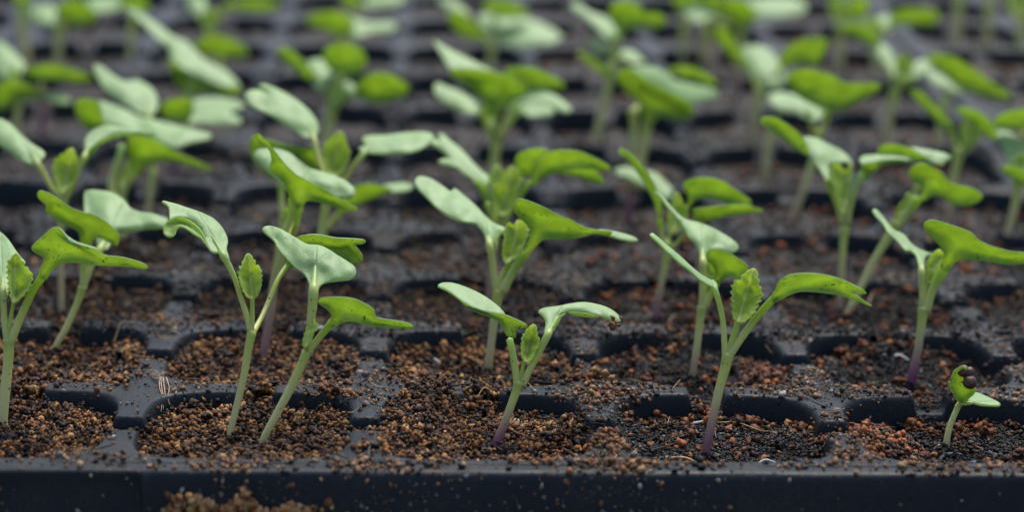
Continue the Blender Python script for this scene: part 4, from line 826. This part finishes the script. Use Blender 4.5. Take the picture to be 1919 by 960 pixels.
plant('far top left seedling with a yellow centre and a flat green leaf above', '_ 390,145,14 392,100,14 395,60,16', [
 cot([('u', '_ 415,10 470,-2 522,5 516,19 470,22', (0, 1.1))], None), cot([('t', '_ 348,0 380,-6 387,20 370,32', (0, -1.3))], None), tru('_ 375,32 392,14 411,25 405,50 388,62', None, teeth=4, d=-10)])
plant('low seedling with one dark straplike leaf beneath the yellow-centred one', '_ 415,165,12 413,130,12 411,105,12', [cot([('u', '_ 363,92 380,70 420,67 462,90 457,106 400,103', (0, 1.1))], None)])

FOOT = Crumbs()
for sp in PLANTS:
    root, _d = make_plant(sp); B = np.array(root.location)/S
    if B[1] < 3.2:
        n = 90; a = NR.rand(n)*6.28; rr = NR.uniform(.012, .06, n); X = B[0]+np.cos(a)*rr; Y = B[1]+np.sin(a)*rr
        z = np.maximum(soilz(X, Y), -.16)+zf(Y); z = z+(B[2]-z+.0)*np.clip(1.25-rr/.055, 0, 1)*.9; r = .003+NR.gamma(1.4, .0035, n); r = np.minimum(r, .014)
        b = NR.rand(n) < np.maximum(brownness(X, Y), .15); col = np.where(b[:, None], pick(n, BROWN), pick(n, BLACK)); FOOT.add(np.stack([X, Y, z], 1), r, col, VAR1)
ft = FOOT.build('crumbs_at_stems', MAT_CRUMB); tag(ft, 'fine crumbs banked round the feet of the near stems', 'soil', kind='stuff')
# seed coat on the sprout, crumb on a leaf tip, wood splinter, straws, white flecks, droplets
sp_root = [o for o in bpy.data.objects if o.get('label', '').startswith('tiny sprout')][0]
_, dsp = unp(1774, 828, -.085)
V = []; Fc = []; vb, fb = ico(3); n0 = 0
for (x, y, rx, ry, dd) in ((1740+350/5.333, 660+195/5.333, 11, 11.5, -44), (1740+410/5.333, 660+205/5.333, 9, 10, -46), (1740+413/5.333, 660+305/5.333, 12.5, 13, -50)):
    c = at(x, y, dsp*(1+dd/FPX)); k = dsp/FPX
    q = vb*(1+.07*np.sin(vb[:, :1]*5+vb[:, 2:]*4))*k
    V.append(c+RR*q[:, :1]*rx+UU*q[:, 1:2]*ry+F_*q[:, 2:]*rx*.8); Fc.append(fb+n0); n0 += len(vb)
mesh('seed_coat', np.concatenate(V), np.concatenate(Fc), plain('brown_seed_coat', (.065, .026, .014), .55, 1300, .45), sp_root)
def lump(name, px, py, dep, r, n, colr, label, cat):
    c = at(px, py, dep); k = dep/FPX; q = Crumbs(); P = c+NR.randn(n, 3)*r*k*.45
    q.add(P, NR.uniform(.25, .6, n)*r*k, pick(n, colr), VAR2); o = q.build(name, MAT_CRUMB); tag(o, label, cat); return o
_, dp = unp(930, 833, -.085)
lump('soil_crumb', 810+1212/3.5556, 510+350/3.5556, dp*(1-6/FPX), 11, 22, [(.6, (.10, .045, .022)), (.4, (.2, .1, .05))], 'brown crumb of soil hanging under a leaf tip in the middle', 'soil crumb')
_, dp = unp(298, 712, 0.0)
q = Crumbs(); 
def fibres(name, items, mat, label, cat, group=None, r0=.0022):
    V = []; Fc = []; n0 = 0
    for pts in items:
        v, f, _, _ = tube(pts, np.linspace(r0, r0*.6, len(pts)), 5, 3); V.append(v); Fc += [tuple(i+n0 for i in g) for g in f]; n0 += len(v)
    o = mesh(name, np.concatenate(V), Fc, mat); tag(o, label, cat, group); return o
STRAW = plain('dry_straw', (.42, .27, .12), .6, 900, .35); PALE = plain('bleached_fibre', (.38, .26, .17), .7, 1200, .3); WHITE = plain('white_fleck', (.55, .56, .54), .6, 900, .3); BARK = plain('black_bark', (.016, .016, .018), .6, 900, .5)
def G(px, py, h=0.0): return unp(px, py, h)[0]
it = []
for k in range(8):
    y = 696+k*2.1+R.uniform(-1, 1); x = 279+k*1.3+R.uniform(-4, 4); L_ = R.uniform(14, 26); it.append([G(x, y, .010), G(x+L_*.5, y+R.uniform(-2, 1), .016+.012*R.random()), G(x+L_, y+R.uniform(-1, 5), .022)])
for k in range(4):
    x = 299+k*4.0+R.uniform(-1.5, 1.5); b_ = R.uniform(-7, 7); it.append([G(x, 708, .02), G(x+2+b_, 727, .012), G(x+4-b_*.3, 745, -.01), G(x+5+b_, 765+R.uniform(-8, 8), -.05)])
fibres('wood_splinter', it, PALE, 'frayed pale wood splinter lying on the tray crossing at the left', 'wood splinter', r0=.0024)
def on_soil(X, Y, dz=.012):
    return np.array([X, Y, max(float(soilz(np.array([X]), np.array([Y]))[0]), float(tray_at(np.array([X]), np.array([Y]))[0]))+float(zf(Y))+dz])
for (px, py, ln, an, mt, lab, bend, r0) in (
    (912, 768, .10, .4, STRAW, 'tan straw left of the middle front seedling foot', .02, .0030), (968, 790, .07, -.6, WHITE, 'white sliver right of the middle front seedling foot', .0, .0075),
    (1320, 790, .10, .05, WHITE, 'whitish sliver behind the purple foot of the jagged-leaf seedling', .0, .006), (1280, 852, .10, -.3, STRAW, 'pale green husk near the front rim right of the middle', .01, .008),
    (1000, 800, .22, .05, STRAW, 'long brown fibre lying in the middle front cell', .03, .0026), (1260, 600, .14, 1.2, STRAW, 'rusty fibre leaning on the second rib right of the middle', .02, .0030),
    (232, 650, .16, .9, STRAW, 'thin straw on the left crumbs beside the second rib', .05, .0028), (1400, 800, .28, -.5, STRAW, 'long thin root crossing the dark cell right of the purple foot', .03, .0026),
    (415, 675, .05, .6, WHITE, 'white fleck on the brown crumbs left of the purple stem', 0, .010), (603, 652, .05, -.2, WHITE, 'white fleck behind the leaning front seedling', 0, .009),
    (818, 678, .05, -.8, WHITE, 'white fleck in the dark patch left of the centre stem', 0, .009), (1440, 862, .09, 0., WHITE, 'white shaving near the front of the dark cell', .01, .005),
    (1783, 836, .09, -.1, WHITE, 'pale shaving at the foot of the tiny sprout', .01, .007), (1690, 675, .07, -.3, WHITE, 'pale shaving left of the deep purple foot', .0, .007),
    (1650, 565, .3, .9, STRAW, 'looping dry root on the rib in front of the leaning pale stem', .09, .003), (1480, 575, .3, .1, STRAW, 'dry root behind the arching leaf at the right', .06, .003)):
    g0 = unp(px, py, -.09)[0]; dx, dy = math.cos(an)*ln/2, math.sin(an)*ln/2
    pts = [on_soil(g0[0]-dx, g0[1]-dy), on_soil(g0[0]-dx*.3, g0[1]-dy*.3+bend, .02), on_soil(g0[0]+dx*.4, g0[1]+dy*.4+bend*.6, .018), on_soil(g0[0]+dx, g0[1]+dy)]
    fibres('straw' if mt is STRAW else 'wood_flake', [pts], mt, lab, 'straw' if mt is STRAW else 'wood flake', 'straws and flakes on the soil', r0)
BF = []
for k in range(260):
    X = R.uniform(-1.2, 2.8); Y = R.uniform(.05, 2.2); an = R.uniform(0, 3.14); ln = R.uniform(.03, .12); z = on_soil(X, Y, .01)
    dx, dy = math.cos(an)*ln/2, math.sin(an)*ln/2; BF.append([z+np.array([-dx, -dy, R.uniform(-.01, .02)]), z+np.array([0, R.uniform(-.01, .01), .01]), z+np.array([dx, dy, R.uniform(-.01, .03)])])
for nm, sl_, mt, lb, rr0 in (('bark_bits', BF[:150], BARK, 'black bark slivers strewn through the crumbs', .0045), ('root_fibres', BF[150:], STRAW, 'fine rusty fibres strewn through the crumbs', .0016)):
    V = []; Fc = []; n0 = 0
    for pts in sl_:
        v, f, _, _ = tube(pts, np.array([rr0*.5, rr0, rr0*.5]), 5, 2); V.append(v); Fc += [tuple(i+n0 for i in g) for g in f]; n0 += len(v)
    tag(mesh(nm, np.concatenate(V), Fc, mt), lb, 'bark' if nm[0] == 'b' else 'fibres', kind='stuff')
